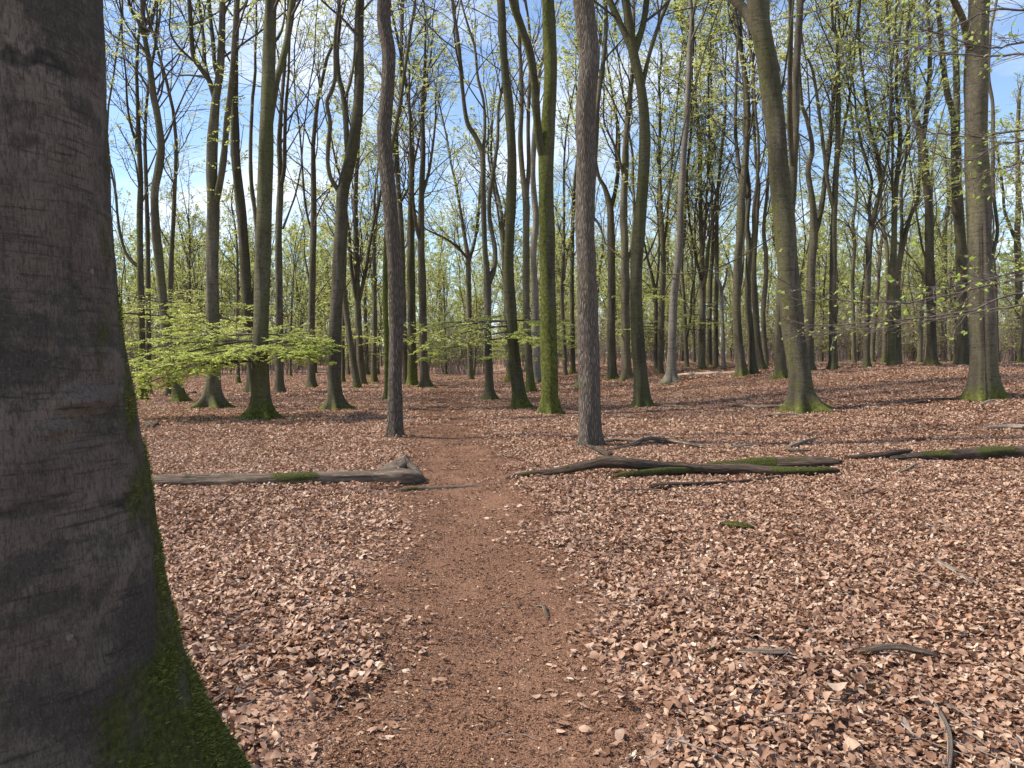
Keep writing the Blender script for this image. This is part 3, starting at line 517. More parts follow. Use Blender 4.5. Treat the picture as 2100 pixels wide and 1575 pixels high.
def build_tree(rec, k):
    label, mk, (bx, by), stems, op = rec
    rng = np.random.default_rng(100 + k)
    B = ground(bx, by); D = B[1]; HERO_XY.append((B[0], B[1]))
    if bx == 1210: print('oak D', D)
    name = 'oak_tree' if mk == 'O' else 'beech_tree'
    T = empty(name, B, label=label, category='tree', group='trees of the open beech wood')
    mat = MATS[mk]; allst = []; tops = []; Ht = rng.uniform(20, 25)
    for q, st in enumerate(stems):
        a = np.array(st, float); w0 = a[0, 2]
        slope = 0.0 if q == 0 else rng.uniform(-.45, .45)
        dist = np.r_[0, np.cumsum(np.hypot(np.diff(a[:, 0]), np.diff(a[:, 1])))] * D / F
        off = slope * dist if q else .0 * dist
        pts = np.array([[*at(x, y, D + o), w * (D + o) / F / 2 * math.cos(math.atan((x - CX) / F))] for (x, y, w), o in zip(st, off)])
        pts[:, :3] -= B
        if q == 0:
            pts = np.vstack([[pts[0, 0], pts[0, 1], -.25, pts[0, 3]], pts])
        L = np.linalg.norm(np.diff(pts[:, :3], axis=0), axis=1).sum()
        n = int(np.clip(L / .16, 8, 90)); c = smooth_curve(pts, n)
        if q == 0:     # finer rings in the root flare
            low = smooth_curve(np.vstack([[pts[0]], c[c[:, 2] > -.2][:1], c[c[:, 2] > .9][:1]]), 14)
            c = np.vstack([low, c[c[:, 2] > low[-1, 2] + .05]])
        P, R = c[:, :3], c[:, 3]
        nside = 32 if w0 > 30 else 24 if w0 > 20 else 14 if w0 > 12 else 9
        if op.get('bare'):
            pass
        traced_n = len(P)
        fullP, fullR = (P, R) if op.get('bare') else extend(P, R, Ht - rng.uniform(0, 4) * (q > 0), rng)
        if q == 0:
            fl = op.get('flare', .65) * (1 if w0 > 12 else .7)
            V, Q = trunk_tube(fullP, fullR, nside, rng, fl, rng.integers(4, 7), 0.0, .13 + .30 * R[0])
            Cn = np.repeat(fullP, nside, 0)
            if op.get('seam'):
                th = np.tile(np.arange(nside), len(fullP)); z = Cn[:, 2]
                m = (th == int(nside * .71)) & (z < 4.2); V[m] = Cn[m] + (V[m] - Cn[m]) * .80
            mo = op.get('moss', (.35, .95, 0, (0, -1))); ms = moss_attr(V, Cn, 0, mo[0], mo[1], mo[2], mo[3])
            rad = np.linalg.norm((V - Cn)[:, :2], axis=1) / np.repeat(fullR, nside); zb = np.exp(-np.maximum(V[:, 2], 0) / .35)
            ms = ms * (1 - zb * .35) + zb * .22 * (rad - 1.35)
            if op.get('scar'):
                zc = at(1627, 792, D)[2] - B[2]; ci = int(np.argmin(np.abs(fullP[:, 2] - zc))); r_ = fullR[ci] * 1.07
                def on(dx_, dz_):
                    a_ = -2.25 + dx_ / r_; return fullP[ci] + [r_ * math.cos(a_), r_ * math.sin(a_), dz_]
                ring_ = np.array([on(.075 * math.cos(q_), .085 * math.sin(q_)) for q_ in np.linspace(0, 6.28, 30)])
                bar_ = np.array([on(-.02 + .03 * math.sin(3 * q_), q_ * .045) for q_ in np.linspace(-1, 1, 30)])
                vs_, qs_ = tubes(np.stack([ring_, bar_]), np.full((2, 30), .014), 7)
                link('bark_scar', make_mesh('bark_scar', vs_, qs_, None, [mat], True, dict(moss=np.full(len(vs_), 1.0))), T, label='ring-shaped mossy scar on the bark')
            tr = make_mesh('trunk', V, Q, None, [mat], True, dict(moss=ms)); link('trunk', tr, T)
        else:
            V, Q = tubes(fullP[None], (fullR * (1 + .05 * np.sin(np.arange(len(fullP)) * .9)))[None], max(7, nside - 4))
            mo = op.get('moss', (.35, .95, 0, (0, -1)))
            ms = moss_attr(V, np.repeat(fullP, max(7, nside - 4), 0), 0, mo[0], mo[1] * .6, mo[2] * .5, mo[3])
            link('limb', make_mesh('limb', V, Q, None, [mat], True, dict(moss=ms)), T)
        allst.append((fullP, fullR))
    if not op.get('bare'):
        hb = at(bx, op.get('hb', 400), D)[2] - B[2]
        parts, lv = crown_parts(allst, rng, hb, op.get('dens', 1.0) * 1.25, op.get('leaf', .4), B, lsize=(.028 + .0004 * D, .046 + .0006 * D), nleaf=29)
        if parts:
            V, Q = join(parts); link('branches', make_mesh('branches', V, Q, None, [TWIG], True), T, kind='stuff')
        if lv is not None: link('crown', make_mesh('crown', lv[0], None, lv[1], [LEAF_FAR], False, dict(rnd=lv[2])), T, kind='stuff')
    return T, B, allst
BUILT = [build_tree(r, k) for k, r in enumerate(TREES)]
def find(frag): return next(b for r, b in zip(TREES, BUILT) if frag in r[0])

# ------------------------------------------------------------------ low leafy boughs and shoots on measured trees
def bough(rec, spec, seed, leaves_per=7, size=(.045, .07), up=-.03, n2=9, n3=6, name='leafy_bough', mat=None, l2=.42):
    """spec: (azimuth deg from +X, start height, length, rise) per branch"""
    T, B, st = rec; rng = np.random.default_rng(seed)
    P, R = st[0]; p0, d0, L = [], [], []
    for az, z, ln, rise in spec:
        i = int(np.argmin(np.abs(P[:, 2] - z))); a = math.radians(az)
        p0.append(P[i]); d0.append((math.cos(a), math.sin(a), rise * .5)); L.append(ln)
    L = np.array(L); P1 = grow(np.array(p0), np.array(d0), L, 10, up, .07, rng, .5)
    R1 = np.clip(.011 * L, .012, .04)[:, None] * np.linspace(1, .2, 10)[None]
    p, d, i, t = spawn(P1, n2, .12, 1, .55, 1.0, rng, .22); L2 = L[i] * l2 * (1.2 - t) * rng.uniform(.7, 1.2, len(i))
    P2 = grow(p, d, L2, 6, -.02, .09, rng, .4)
    p, d, i2, t = spawn(P2, n3, .1, 1, .5, 1.0, rng, .22); L3 = L2[i2] * .45 * rng.uniform(.6, 1.3, len(i2))
    P3 = grow(p, d, L3, 4, -.03, .1, rng, .5)
    V, Q = join([tubes(P1, R1, 6), tubes(P2, np.full((len(P2), 1), .007) * np.linspace(1, .4, 6)[None], 4), tubes(P3, np.full((len(P3), 1), .003) * np.linspace(1, .6, 4)[None], 3)])
    b = link(name, make_mesh(name, V, Q, None, [TWIG], True), T, kind='stuff')
    A = scatter_leaves(P3, leaves_per, rng, *size, tilt=.3, t0=.1)
    link('leaves', make_mesh('leaves', A[0], None, A[1], [mat or LEAF], False, dict(rnd=A[2])), b, kind='stuff')
big = find('broad leafy bough')
bough(big, [(180, 2.05, 3.6, .12), (165, 2.2, 3.4, .15), (200, 1.95, 3.5, .02), (192, 1.6, 3.4, .0), (208, 1.55, 2.9, .0), (150, 2.0, 2.7, .1), (215, 1.9, 2.8, 0.0), (235, 1.75, 2.3, -.02), (188, 1.75, 3.3, -.08), (270, 1.8, 1.9, 0.0), (176, 1.6, 2.6, -.05),
            (0, 2.1, 1.9, .1), (25, 2.15, 2.0, .12), (-25, 1.95, 1.9, .0), (-50, 1.8, 2.0, -.02), (60, 2.2, 1.9, .1), (110, 2.2, 2.2, .12), (-10, 1.8, 2.0, -.1), (172, 2.15, 2.4, .08), (10, 2.1, 1.4, .08)], 7, 15, (.045, .075), -.032, 12, 7)
cur = find('loose leafy bough')
bough(cur, [(180, 2.6, 2.9, .02), (165, 2.75, 2.7, .06), (200, 2.45, 3.0, -.05), (215, 2.3, 2.4, -.08), (185, 2.2, 3.0, -.12), (0, 2.6, 1.7, .03), (20, 2.7, 1.6, .08), (-30, 2.4, 1.6, -.03), (-75, 2.3, 1.6, -.1), (120, 2.8, 1.8, .1)], 8, 9, (.055, .085), -.03, 9, 6)
for frag, seed, zs, ln, lp in (('limb sweeping out low', 11, (2.3, 3.9), 3.0, 2), ('crooked beech leaning over', 12, (2.3, 3.6), 2.6, 2), ('half hidden behind the crooked', 13, (2.0, 4.2), 3.2, 3),
                               ('twin-stemmed beech', 14, (2.3, 3.1), 1.9, 4), ('between the olive Y', 15, (2.0, 4.5), 2.6, 4), ('many steep limbs', 16, (2.0, 4.0), 3.0, 4), ('slim foot', 17, (1.6, 3.0), 2.0, 4),
                               ('dark mossy beech standing', 18, (1.5, 2.9), 2.2, 4), ('fanning into several', 19, (1.8, 3.6), 2.4, 3), ('green foot behind', 20, (2, 4.2), 2.4, 4), ('stocky beech', 21, (1.6, 3.6), 2.2, 4),
                               ('bowed outward', 22, (1.6, 4.5), 3.0, 5), ('brushwood heap', 23, (1.4, 3.6), 2.6, 5), ('wavy beech stem rising', 24, (1.6, 4.0), 2.5, 4), ('standing clear between', 25, (2.2, 4.2), 2.0, 4)):
    rg = np.random.default_rng(seed)
    bough(find(frag), [(rg.uniform(0, 360), rg.uniform(*zs), ln * rg.uniform(.6, 1.1), rg.uniform(-.05, .15)) for _ in range(7)], seed, lp + 3, (.06, .10), -.02, 7, 6)
# short leafy shoots up the twin-stemmed beech
T, B, st = find('twin-stemmed beech'); rg = np.random.default_rng(31); p0, d0 = [], []
for P, R in st[:3]:
    ok = np.where((P[:, 2] > 6.0) & (P[:, 2] < 13))[0]
    for i in rg.choice(ok, 26):
        a = rg.uniform(0, 6.28); p0.append(P[i]); d0.append((math.cos(a), math.sin(a), .1))
P1 = grow(np.array(p0), np.array(d0), rg.uniform(.4, .95, len(p0)), 5, 0, .12, rg)
V, Q = tubes(P1, np.full((len(P1), 1), .005) * np.linspace(1, .5, 5)[None], 3)
sh = link('shoots', make_mesh('shoots', V, Q, None, [TWIG]), T, kind='stuff')
A = scatter_leaves(P1, 13, rg, .06, .1); link('leaves', make_mesh('leaves', A[0], None, A[1], [LEAF], False, dict(rnd=A[2])), sh, kind='stuff')

# ------------------------------------------------------------------ filler trees of the wood, copies of a few kinds
def proto_tree(seed, Ht, r0, forks, fork_h, lean, leaf, dens, lsize=(.045, .08), nleaf=42):
    rng = np.random.default_rng(seed)
    K = 26; z = np.linspace(0, fork_h, K); u = z / fork_h; ph = rng.random(4) * 6.28
    P = np.stack([lean * u * .8 + .10 * np.sin(u * 4 + ph[0]) * u, .10 * np.sin(u * 3.4 + ph[1]) * u, z - .15 * (u == 0)], 1)
    R = r0 * (1 - .35 * u); stems = []
    low = smooth_curve(np.c_[np.vstack([P[0], P[1], P[2]]), [R[0], R[1], R[2]]], 9); c = np.vstack([low, np.c_[P[3:], R[3:]]]); P, R = c[:, :3], c[:, 3]
    limbs = []
    for q in range(forks):
        a = 6.28 * (q + rng.random() * .5) / max(forks, 1); s = rng.uniform(.15, .42) if q else rng.uniform(.02, .15)
        zq = fork_h * (1 if q == 0 else rng.uniform(.72, 1)); i = int(np.argmin(np.abs(P[:, 2] - zq)))
        L = Ht - P[i, 2] - rng.uniform(0, 3)
        E = grow(P[i][None], nrm(np.array([[math.cos(a) * s, math.sin(a) * s, 1]])), np.array([L]), 14, .05, .085, rng)[0]
        rs = R[i] * (.85 if q == 0 else rng.uniform(.5, .7))
        limbs.append((E, np.linspace(rs, .02, 14)))
    V, Q = trunk_tube(P, R, 10, rng, .8, 5, 0, .22); ms = moss_attr(V, np.repeat(P, 10, 0), 0, rng.uniform(.3, 1.2), 1.0, rng.choice([0, .4]), (-1, 0))
    lp = [tubes(E[None], Rr[None], 7) for E, Rr in limbs]
    n0 = len(V); V2, Q2 = join([(V, Q)] + lp); ms = np.r_[ms, np.zeros(len(V2) - n0)]
    tr = (V2, Q2, ms)
    parts, lv = crown_parts([(P, R)] + limbs, rng, fork_h * .4, dens * 1.25, leaf, None, lsize, (2.2, 4.6), .085, nleaf)
    return tr, join(parts), lv
PROTO = [proto_tree(500 + i, *a) for i, a in enumerate([
    (23, .17, 2, 8.0, .4, .75, .85), (21, .14, 3, 6.0, -.5, .9, .8), (24, .20, 2, 10.0, .2, .55, .8), (20, .12, 1, 9.0, .6, .95, .75), (22, .15, 4, 5.0, -.2, .85, .7),
    (19, .12, 2, 7.0, .5, 1.0, .8), (23, .21, 3, 9.0, -.6, .45, .8), (18, .11, 2, 5.0, .9, 1.0, .85)])]
PM = []
for tr, br, lv in PROTO:
    PM.append((make_mesh('trunk', tr[0], tr[1], None, [BEECH], True, dict(moss=tr[2])), make_mesh('branches', br[0], br[1], None, [TWIG], True),
               make_mesh('crown', lv[0], None, lv[1], [LEAF_FAR], False, dict(rnd=lv[2]))))
FILL_LABELS = ['background beech, straight and medium thick, parting into two stems at mid height', 'background beech, leaning a little, opening into three stems above head height',
    'background beech, thickest of the far ones, clear trunk up to a high fork', 'background beech, thin single pole with leafy side twigs all the way up',
    'background beech, low branching into four steep stems', 'background beech, thin with a mid height fork and dense fresh leaf',
    'background beech, thick and leaning, three limbs and hardly any leaf', 'background beech, small crooked one forking low under dense leaf']
FILL_GROUPS = ['far two-stemmed beeches', 'far leaning three-stemmed beeches', 'far thick high-forked beeches', 'far single pole beeches', 'far low four-stemmed beeches', 'far thin forked beeches', 'far thick leaning beeches', 'far small crooked beeches']
rng = np.random.default_rng(77); placed = [tuple(p) for p in HERO_XY]; nfill = 0
while nfill < 150:
    y = 44 + 78 * rng.random() ** .7; x = rng.uniform(-.76, .76) * y
    if abs(x - path_x(min(y, 90))) < 1.6 or (y < 46 and abs(x - path_x(y)) < 5): continue
    if min((x - a) ** 2 + (y - b) ** 2 for a, b in placed) < (2.0 if y < 60 else 1.4) ** 2: continue
    placed.append((x, y)); i = int(rng.choice(len(PM), p=[.12, .14, .07, .2, .1, .17, .07, .13])); s = rng.uniform(.82, 1.1)
    o = empty('beech_tree', (x, y, float(hgt(x, y))), label=FILL_LABELS[i], category='tree', group=FILL_GROUPS[i])
    o.rotation_euler = (0, 0, rng.uniform(0, 6.28)); o.scale = (s, s, s)
    for nm, me in zip(('trunk', 'branches', 'crown'), PM[i]):
        c = link(nm, me, o)
        if nm != 'trunk': c['kind'] = 'stuff'
    nfill += 1

# ------------------------------------------------------------------ far wood and thicket beyond: one mass
def instancer(name, pts, rot, scl, idx, objs, **props):
    col = bpy.data.collections.new(name + '_kinds')
    for o in objs: col.objects.link(o)
    me = bpy.data.meshes.new(name); me.vertices.add(len(pts)); me.vertices.foreach_set('co', np.asarray(pts, np.float32).ravel())
    a = me.attributes.new('rot', 'FLOAT_VECTOR', 'POINT'); a.data.foreach_set('vector', np.asarray(rot, np.float32).ravel())
    a = me.attributes.new('scl', 'FLOAT', 'POINT'); a.data.foreach_set('value', np.asarray(scl, np.float32))
    a = me.attributes.new('idx', 'INT', 'POINT'); a.data.foreach_set('value', np.asarray(idx, np.int32))
    o = link(name, me, None, None, **props)
    g = bpy.data.node_groups.new(name, 'GeometryNodeTree')
    g.interface.new_socket('Geometry', in_out='INPUT', socket_type='NodeSocketGeometry'); g.interface.new_socket('Geometry', in_out='OUTPUT', socket_type='NodeSocketGeometry')
    gi, go = g.nodes.new('NodeGroupInput'), g.nodes.new('NodeGroupOutput')
    ci = g.nodes.new('GeometryNodeCollectionInfo'); ci.inputs['Collection'].default_value = col
    ci.inputs['Separate Children'].default_value = True; ci.inputs['Reset Children'].default_value = True
    ip = g.nodes.new('GeometryNodeInstanceOnPoints'); ip.inputs['Pick Instance'].default_value = True
    def na(t, n):
        q = g.nodes.new('GeometryNodeInputNamedAttribute'); q.data_type = t; q.inputs['Name'].default_value = n
        return next(s for s in q.outputs if s.enabled and s.name == 'Attribute')
    g.links.new(gi.outputs[0], ip.inputs['Points']); g.links.new(ci.outputs[0], ip.inputs['Instance'])
    g.links.new(na('INT', 'idx'), ip.inputs['Instance Index']); g.links.new(na('FLOAT_VECTOR', 'rot'), ip.inputs['Rotation'])
    g.links.new(na('FLOAT', 'scl'), ip.inputs['Scale']); g.links.new(ip.outputs[0], go.inputs[0])
    md = o.modifiers.new('scatter', 'NODES'); md.node_group = g
    return o
def loose(name, me): return bpy.data.objects.new(name, me)
def zrot(n, rng): return np.stack([np.zeros(n), np.zeros(n), rng.uniform(0, 6.283, n)], 1)

kinds = []
FARP = [proto_tree(700 + i, *a, (.12, .19), 14) for i, a in enumerate([(23, .15, 2, 8.0, .4, .9, .9), (21, .12, 3, 5.0, -.5, 1.0, .9), (24, .17, 2, 7.0, .2, .7, .9), (20, .10, 1, 5.0, .6, 1.0, .9), (22, .13, 4, 4.0, -.2, 1.0, .8)])]
for i, (tr, br, lv) in enumerate(FARP):          # whole far trees
    V = np.vstack([tr[0], br[0], lv[0]]); n1, n2 = len(tr[0]), len(br[0])
    Q = np.vstack([tr[1], br[1] + n1]); T = lv[1] + n1 + n2
    mi = np.r_[np.zeros(len(tr[1])), np.ones(len(br[1])), np.full(len(T), 2)]
    kinds.append(loose('far_tree_%02d' % i, make_mesh('far_tree', V, Q, T, [BEECH, TWIG, LEAF_FAR], False, dict(moss=np.r_[tr[2], np.zeros(n2 + len(lv[0]))], rnd=np.r_[np.zeros(n1 + n2), lv[2]]), mi)))
rng = np.random.default_rng(9)
BRUSH = simple('brush_bark', ((.12, .09, .078), (.19, .15, .13), (.26, .21, .185)))
for i in range(5):                                    # young brushy saplings of the thicket
    st = []
    for q in range(5):
        b = rng.normal(size=3) * .35; b[2] = 0
        P = grow(b[None], nrm(rng.normal(size=3) * .12 + [0, 0, 1])[None], np.array([rng.uniform(2.5, 6.5)]), 8, .03, .06, rng)[0]; st.append((P, np.linspace(.03, .006, 8)))
    parts, lv = crown_parts(st, rng, .4, 1.4, .22 if i % 2 else .04, None, (.08, .13), (.7, 1.7), .05)
    V1, Q1 = join([tubes(P[None], R[None], 5) for P, R in st] + parts)
    V = np.vstack([V1, lv[0]]); T = lv[1] + len(V1)
    kinds.append(loose('thicket_%02d' % i, make_mesh('thicket', V, Q1, T, [BRUSH, LEAF_FAR], False, dict(rnd=np.r_[np.zeros(len(V1)), lv[2]]), np.r_[np.zeros(len(Q1)), np.ones(len(T))])))
n1 = 330; y1 = rng.uniform(112, 200, n1); x1 = rng.uniform(-.8, .8, n1) * y1
n2 = 1500; y2 = 68 + 80 * rng.random(n2) ** 1.3; x2 = rng.uniform(-.8, .8, n2) * y2
k = np.abs(x2 - path_x(np.minimum(y2, 90))) > 1.5; x2, y2 = x2[k], y2[k]; n2 = len(x2)
x, y = np.r_[x1, x2], np.r_[y1, y2]
order = np.r_[rng.integers(0, 5, n1), rng.integers(5, 10, n2)]
instancer('far_wood', np.stack([x, y, hgt(x, y) - .03], 1), zrot(len(x), rng), np.r_[rng.uniform(.85, 1.15, n1), rng.uniform(.6, 1.15, n2)], order, kinds,
          kind='stuff', label='distant mass of bare thicket and fresh green trees closing the view', category='woods')

# ------------------------------------------------------------------ leaf litter and path crumbs
def litter_leaf(n, rng, size, curl):
    """n curled beech leaves lying in XY -> (n,14,3): 6 stations on the midrib, 4 each side"""
    L = rng.uniform(*size, n); Wd = L * rng.uniform(.17, .36, n)
    u = np.array([-.5, -.32, -.08, .16, .36, .5]); wq = np.array([.62, 1.0, .92, .55])
    c = rng.uniform(-1, 1, n) * curl; f = rng.uniform(-1.1, 1.3, n) * curl * 1.3; tw = rng.uniform(-1, 1, n) * curl * 1.6; sb = rng.uniform(-.08, .08, n)
    zm = L[:, None] * (c[:, None] * u[None] ** 2 * 2.0); xm = L[:, None] * u[None] * (1 - .35 * np.abs(c)[:, None] * np.abs(u)[None]); ym = L[:, None] * sb[:, None] * np.cos(u * 5)[None]
    out = np.empty((n, 14, 3)); out[:, :6] = np.stack([xm, ym, zm], -1)
    for sgn, o in ((1, 6), (-1, 10)):
        edge_ = rng.normal(size=(n, 4)) * .09
        for j in range(4):
            v = out[:, 1 + j].copy(); w_ = Wd * wq[j] * (1 + edge_[:, j]); a_ = np.clip(f + sgn * tw * u[1 + j] * 2, -1.3, 1.3)
            v[:, 1] += sgn * w_ * np.cos(a_); v[:, 2] += w_ * np.sin(a_) + L * .03 * rng.normal(size=n); v[:, 0] -= w_ * .12; out[:, o + j] = v
    return out
LQ = np.array([[1 + j, 2 + j, 7 + j, 6 + j] for j in range(3)] + [[1 + j, 10 + j, 11 + j, 2 + j] for j in range(3)])
LT = np.array([[0, 1, 6], [0, 10, 1], [4, 5, 9], [4, 13, 5]]); NLV = 14
def rotmats(e):
    cx, cy, cz = np.cos(e).T; sx, sy, sz = np.sin(e).T
    Rm = np.empty((len(e), 3, 3))
    Rm[:, 0] = np.stack([cz * cy, cz * sy * sx - sz * cx, cz * sy * cx + sz * sx], 1)
    Rm[:, 1] = np.stack([sz * cy, sz * sy * sx + cz * cx, sz * sy * cx - cz * sx], 1)
    Rm[:, 2] = np.stack([-sy, cy * sx, cy * cx], 1); return Rm
def clump(name, n, rad, zmax, rng, size=(.022, .064), curl=.46, tilt=.36, mat=None):
    Vl = litter_leaf(n, rng, size, curl); e = rng.normal(size=(n, 3)) * tilt; e[:, 2] = rng.uniform(0, 6.283, n)
    Vl = np.einsum('nij,nkj->nki', rotmats(e), Vl)
    a = rng.uniform(0, 6.283, n); r = rad * np.sqrt(rng.random(n))
    zlow = Vl[:, :, 2].min(1)
    Vl += np.stack([r * np.cos(a), r * np.sin(a), rng.random(n) * zmax - np.minimum(zlow, 0) * .6], 1)[:, None]
    b = (np.arange(n) * NLV)[:, None, None]
    return loose(name, make_mesh(name, Vl.reshape(-1, 3), (LQ[None] + b).reshape(-1, 4), (LT[None] + b).reshape(-1, 3), [mat], True, dict(rnd=np.repeat(rng.random(n), NLV))))
M = NT('dry_leaf'); r = M.attr('rnd')
c = M.ramp(r, [(0, (.095, .045, .026)), (.22, (.205, .108, .066)), (.46, (.345, .208, .138)), (.74, (.47, .31, .212)), (.90, (.59, .425, .31)), (.96, (.68, .555, .44)), (1, (.33, .12, .042))])
c = M.mix(M.ramp(M.noise(M.pos(), .9, 4, .6), [(.42, 0.0), (.68, .5)]), c, M.mix(1.0, c, (.50, .42, .38), 'MULTIPLY'))
c = M.mix(M.ramp(M.objrand(), [(.5, 0.0), (1.0, .35)]), c, (.26, .14, .085))
c = M.mix(M.ramp(M.noise(M.coords((1, 1, 1)), 60, 3), [(.35, .35), (.65, 0.0)]), c, (.17, .09, .06))
d_ = M.n('ShaderNodeBsdfPrincipled'); M.set(d_.inputs['Base Color'], c); d_.inputs['Roughness'].default_value = .6; d_.inputs['Specular IOR Level'].default_value = .3
t_ = M.n('ShaderNodeBsdfTranslucent'); M.set(t_.inputs[0], M.mix(.4, c, (.5, .22, .08)))
ms_ = M.n('ShaderNodeMixShader'); ms_.inputs[0].default_value = .15; M.set(ms_.inputs[1], d_.outputs[0]); M.set(ms_.inputs[2], t_.outputs[0])
DRY = M.done(ms_.outputs[0])
rng = np.random.default_rng(21)
kinds = [clump('litter_a%02d' % i, 120, .20, .032, rng, mat=DRY) for i in range(14)] + [clump('litter_b%02d' % i, 9, .14, .006, rng, size=(.025, .06), curl=.25, tilt=.22, mat=DRY) for i in range(10)]
NA = 14
pts, rot, scl, idx = [], [], [], []
def litter_zone(y0, y1, dens, smin, smax, sparse):
    c_ = dens ** -.5; gy_ = np.arange(y0, y1, c_); gx_ = np.arange(-(.73 * y1 + 2), .73 * y1 + 2, c_)
    x, y = [q_.ravel() for q_ in np.meshgrid(gx_, gy_)]; x = x + rng.uniform(-.6, .6, x.shape) * c_; y = y + rng.uniform(-.6, .6, y.shape) * c_
    k = np.abs(x) < .73 * y + 2; x, y = x[k], y[k]; n = len(x)
    off = np.abs(x - path_x(y)) - path_hw(y)
    wob = .10 * np.sin(y * 2.1 + x) + .08 * np.sin(y * 4.7 + 2) + rng.normal(size=n) * (.20 if sparse else .11)
    far_fade = np.clip((y - 15) / 40, 0, .5)
    if sparse: k = (off + wob > -.10) & (off < .55) | ((off > -.4) & (rng.random(n) < .02)) | ((rng.random(n) < far_fade * .5))
    else: k = (off + wob > .22) | (rng.random(n) < far_fade * .4)
    x, y = x[k], y[k]; n = len(x)
    pts.append(np.stack([x, y, hgt(x, y) + .003 + (.006 + .0009 * np.clip(y, 0, 60)) * (np.abs(x - path_x(y)) < path_hw(y) + .2)], 1))
    e = rng.normal(size=(n, 3)) * .06; e[:, 2] = rng.uniform(0, 6.283, n); rot.append(e)
    scl.append(rng.uniform(smin, smax, n)); idx.append(rng.integers(NA, NA + 10, n) if sparse else rng.integers(0, NA, n))
litter_zone(1.2, 6, 34, .85, 1.15, False); litter_zone(6, 14, 26, .9, 1.2, False); litter_zone(14, 30, 13, 1.0, 1.5, False); litter_zone(30, 70, 3.2, 1.4, 2.4, False)
litter_zone(1.2, 9, 62, .8, 1.2, True); litter_zone(9, 26, 9, .9, 1.3, True); litter_zone(26, 60, 1.6, 1.4, 2.0, True)
pts, rot, scl, idx = map(np.concatenate, (pts, rot, scl, idx)); print('litter clumps', len(pts))
instancer('leaf_litter', pts, rot, scl, idx, kinds, kind='stuff', label='deep carpet of dry curled brown beech leaves', category='leaves')

def chips(name, n, rad, rng):
    s = rng.uniform(.0016, .0055, n); asp = rng.uniform(.2, .8, n); e = rng.normal(size=(n, 3)) * .35; e[:, 2] = rng.uniform(0, 6.283, n)
    long = rng.random(n) < .06; s[long] *= 3.4; asp[long] = .09
    bx_ = np.array([[-1, -1, 0], [1, -1, 0], [1, 1, 0], [-1, 1, 0], [0, 0, .6]], float)
    V = bx_[None] * np.stack([s, s * asp, s * .5], 1)[:, None]; V = V + rng.normal(size=V.shape) * (s * .18)[:, None, None]
    V = np.einsum('nij,nkj->nki', rotmats(e), V); a = rng.uniform(0, 6.283, n); r = rad * np.sqrt(rng.random(n))
    V += np.stack([r * np.cos(a), r * np.sin(a), s * .3], 1)[:, None]; b = (np.arange(n) * 5)[:, None, None]
    T = np.array([[0, 1, 4], [1, 2, 4], [2, 3, 4], [3, 0, 4]])
    return loose(name, make_mesh(name, V.reshape(-1, 3), None, (T[None] + b).reshape(-1, 3), [CHIP], False, dict(rnd=np.repeat(rng.random(n), 5))))
M = NT('path_crumb'); c = M.ramp(M.attr('rnd'), [(0, (.09, .048, .031)), (.35, (.15, .079, .05)), (.7, (.205, .11, .07)), (.9, (.26, .148, .094)), (.96, (.36, .20, .10)), (1, (.5, .38, .28))])
CHIP = M.done(M.principled(c, .9, None, .15))
kinds = [chips('crumb_%02d' % i, 110, .16, rng) for i in range(10)]
n = 3600; y = 1.3 + 36 * rng.random(n) ** 2.0; x = path_x(y) + rng.uniform(-1, 1, n) * (path_hw(y) + .3)
e = rng.normal(size=(n, 3)) * .03; e[:, 2] = rng.uniform(0, 6.283, n)
instancer('path_debris', np.stack([x, y, hgt(x, y) + .0075 + .0009 * y], 1), e, rng.uniform(.7, 1.2, n) * (1 + y * .035), rng.integers(0, 10, n), kinds, kind='stuff', label='crumbs of bark, husks and grit strewn over the footpath', category='debris')

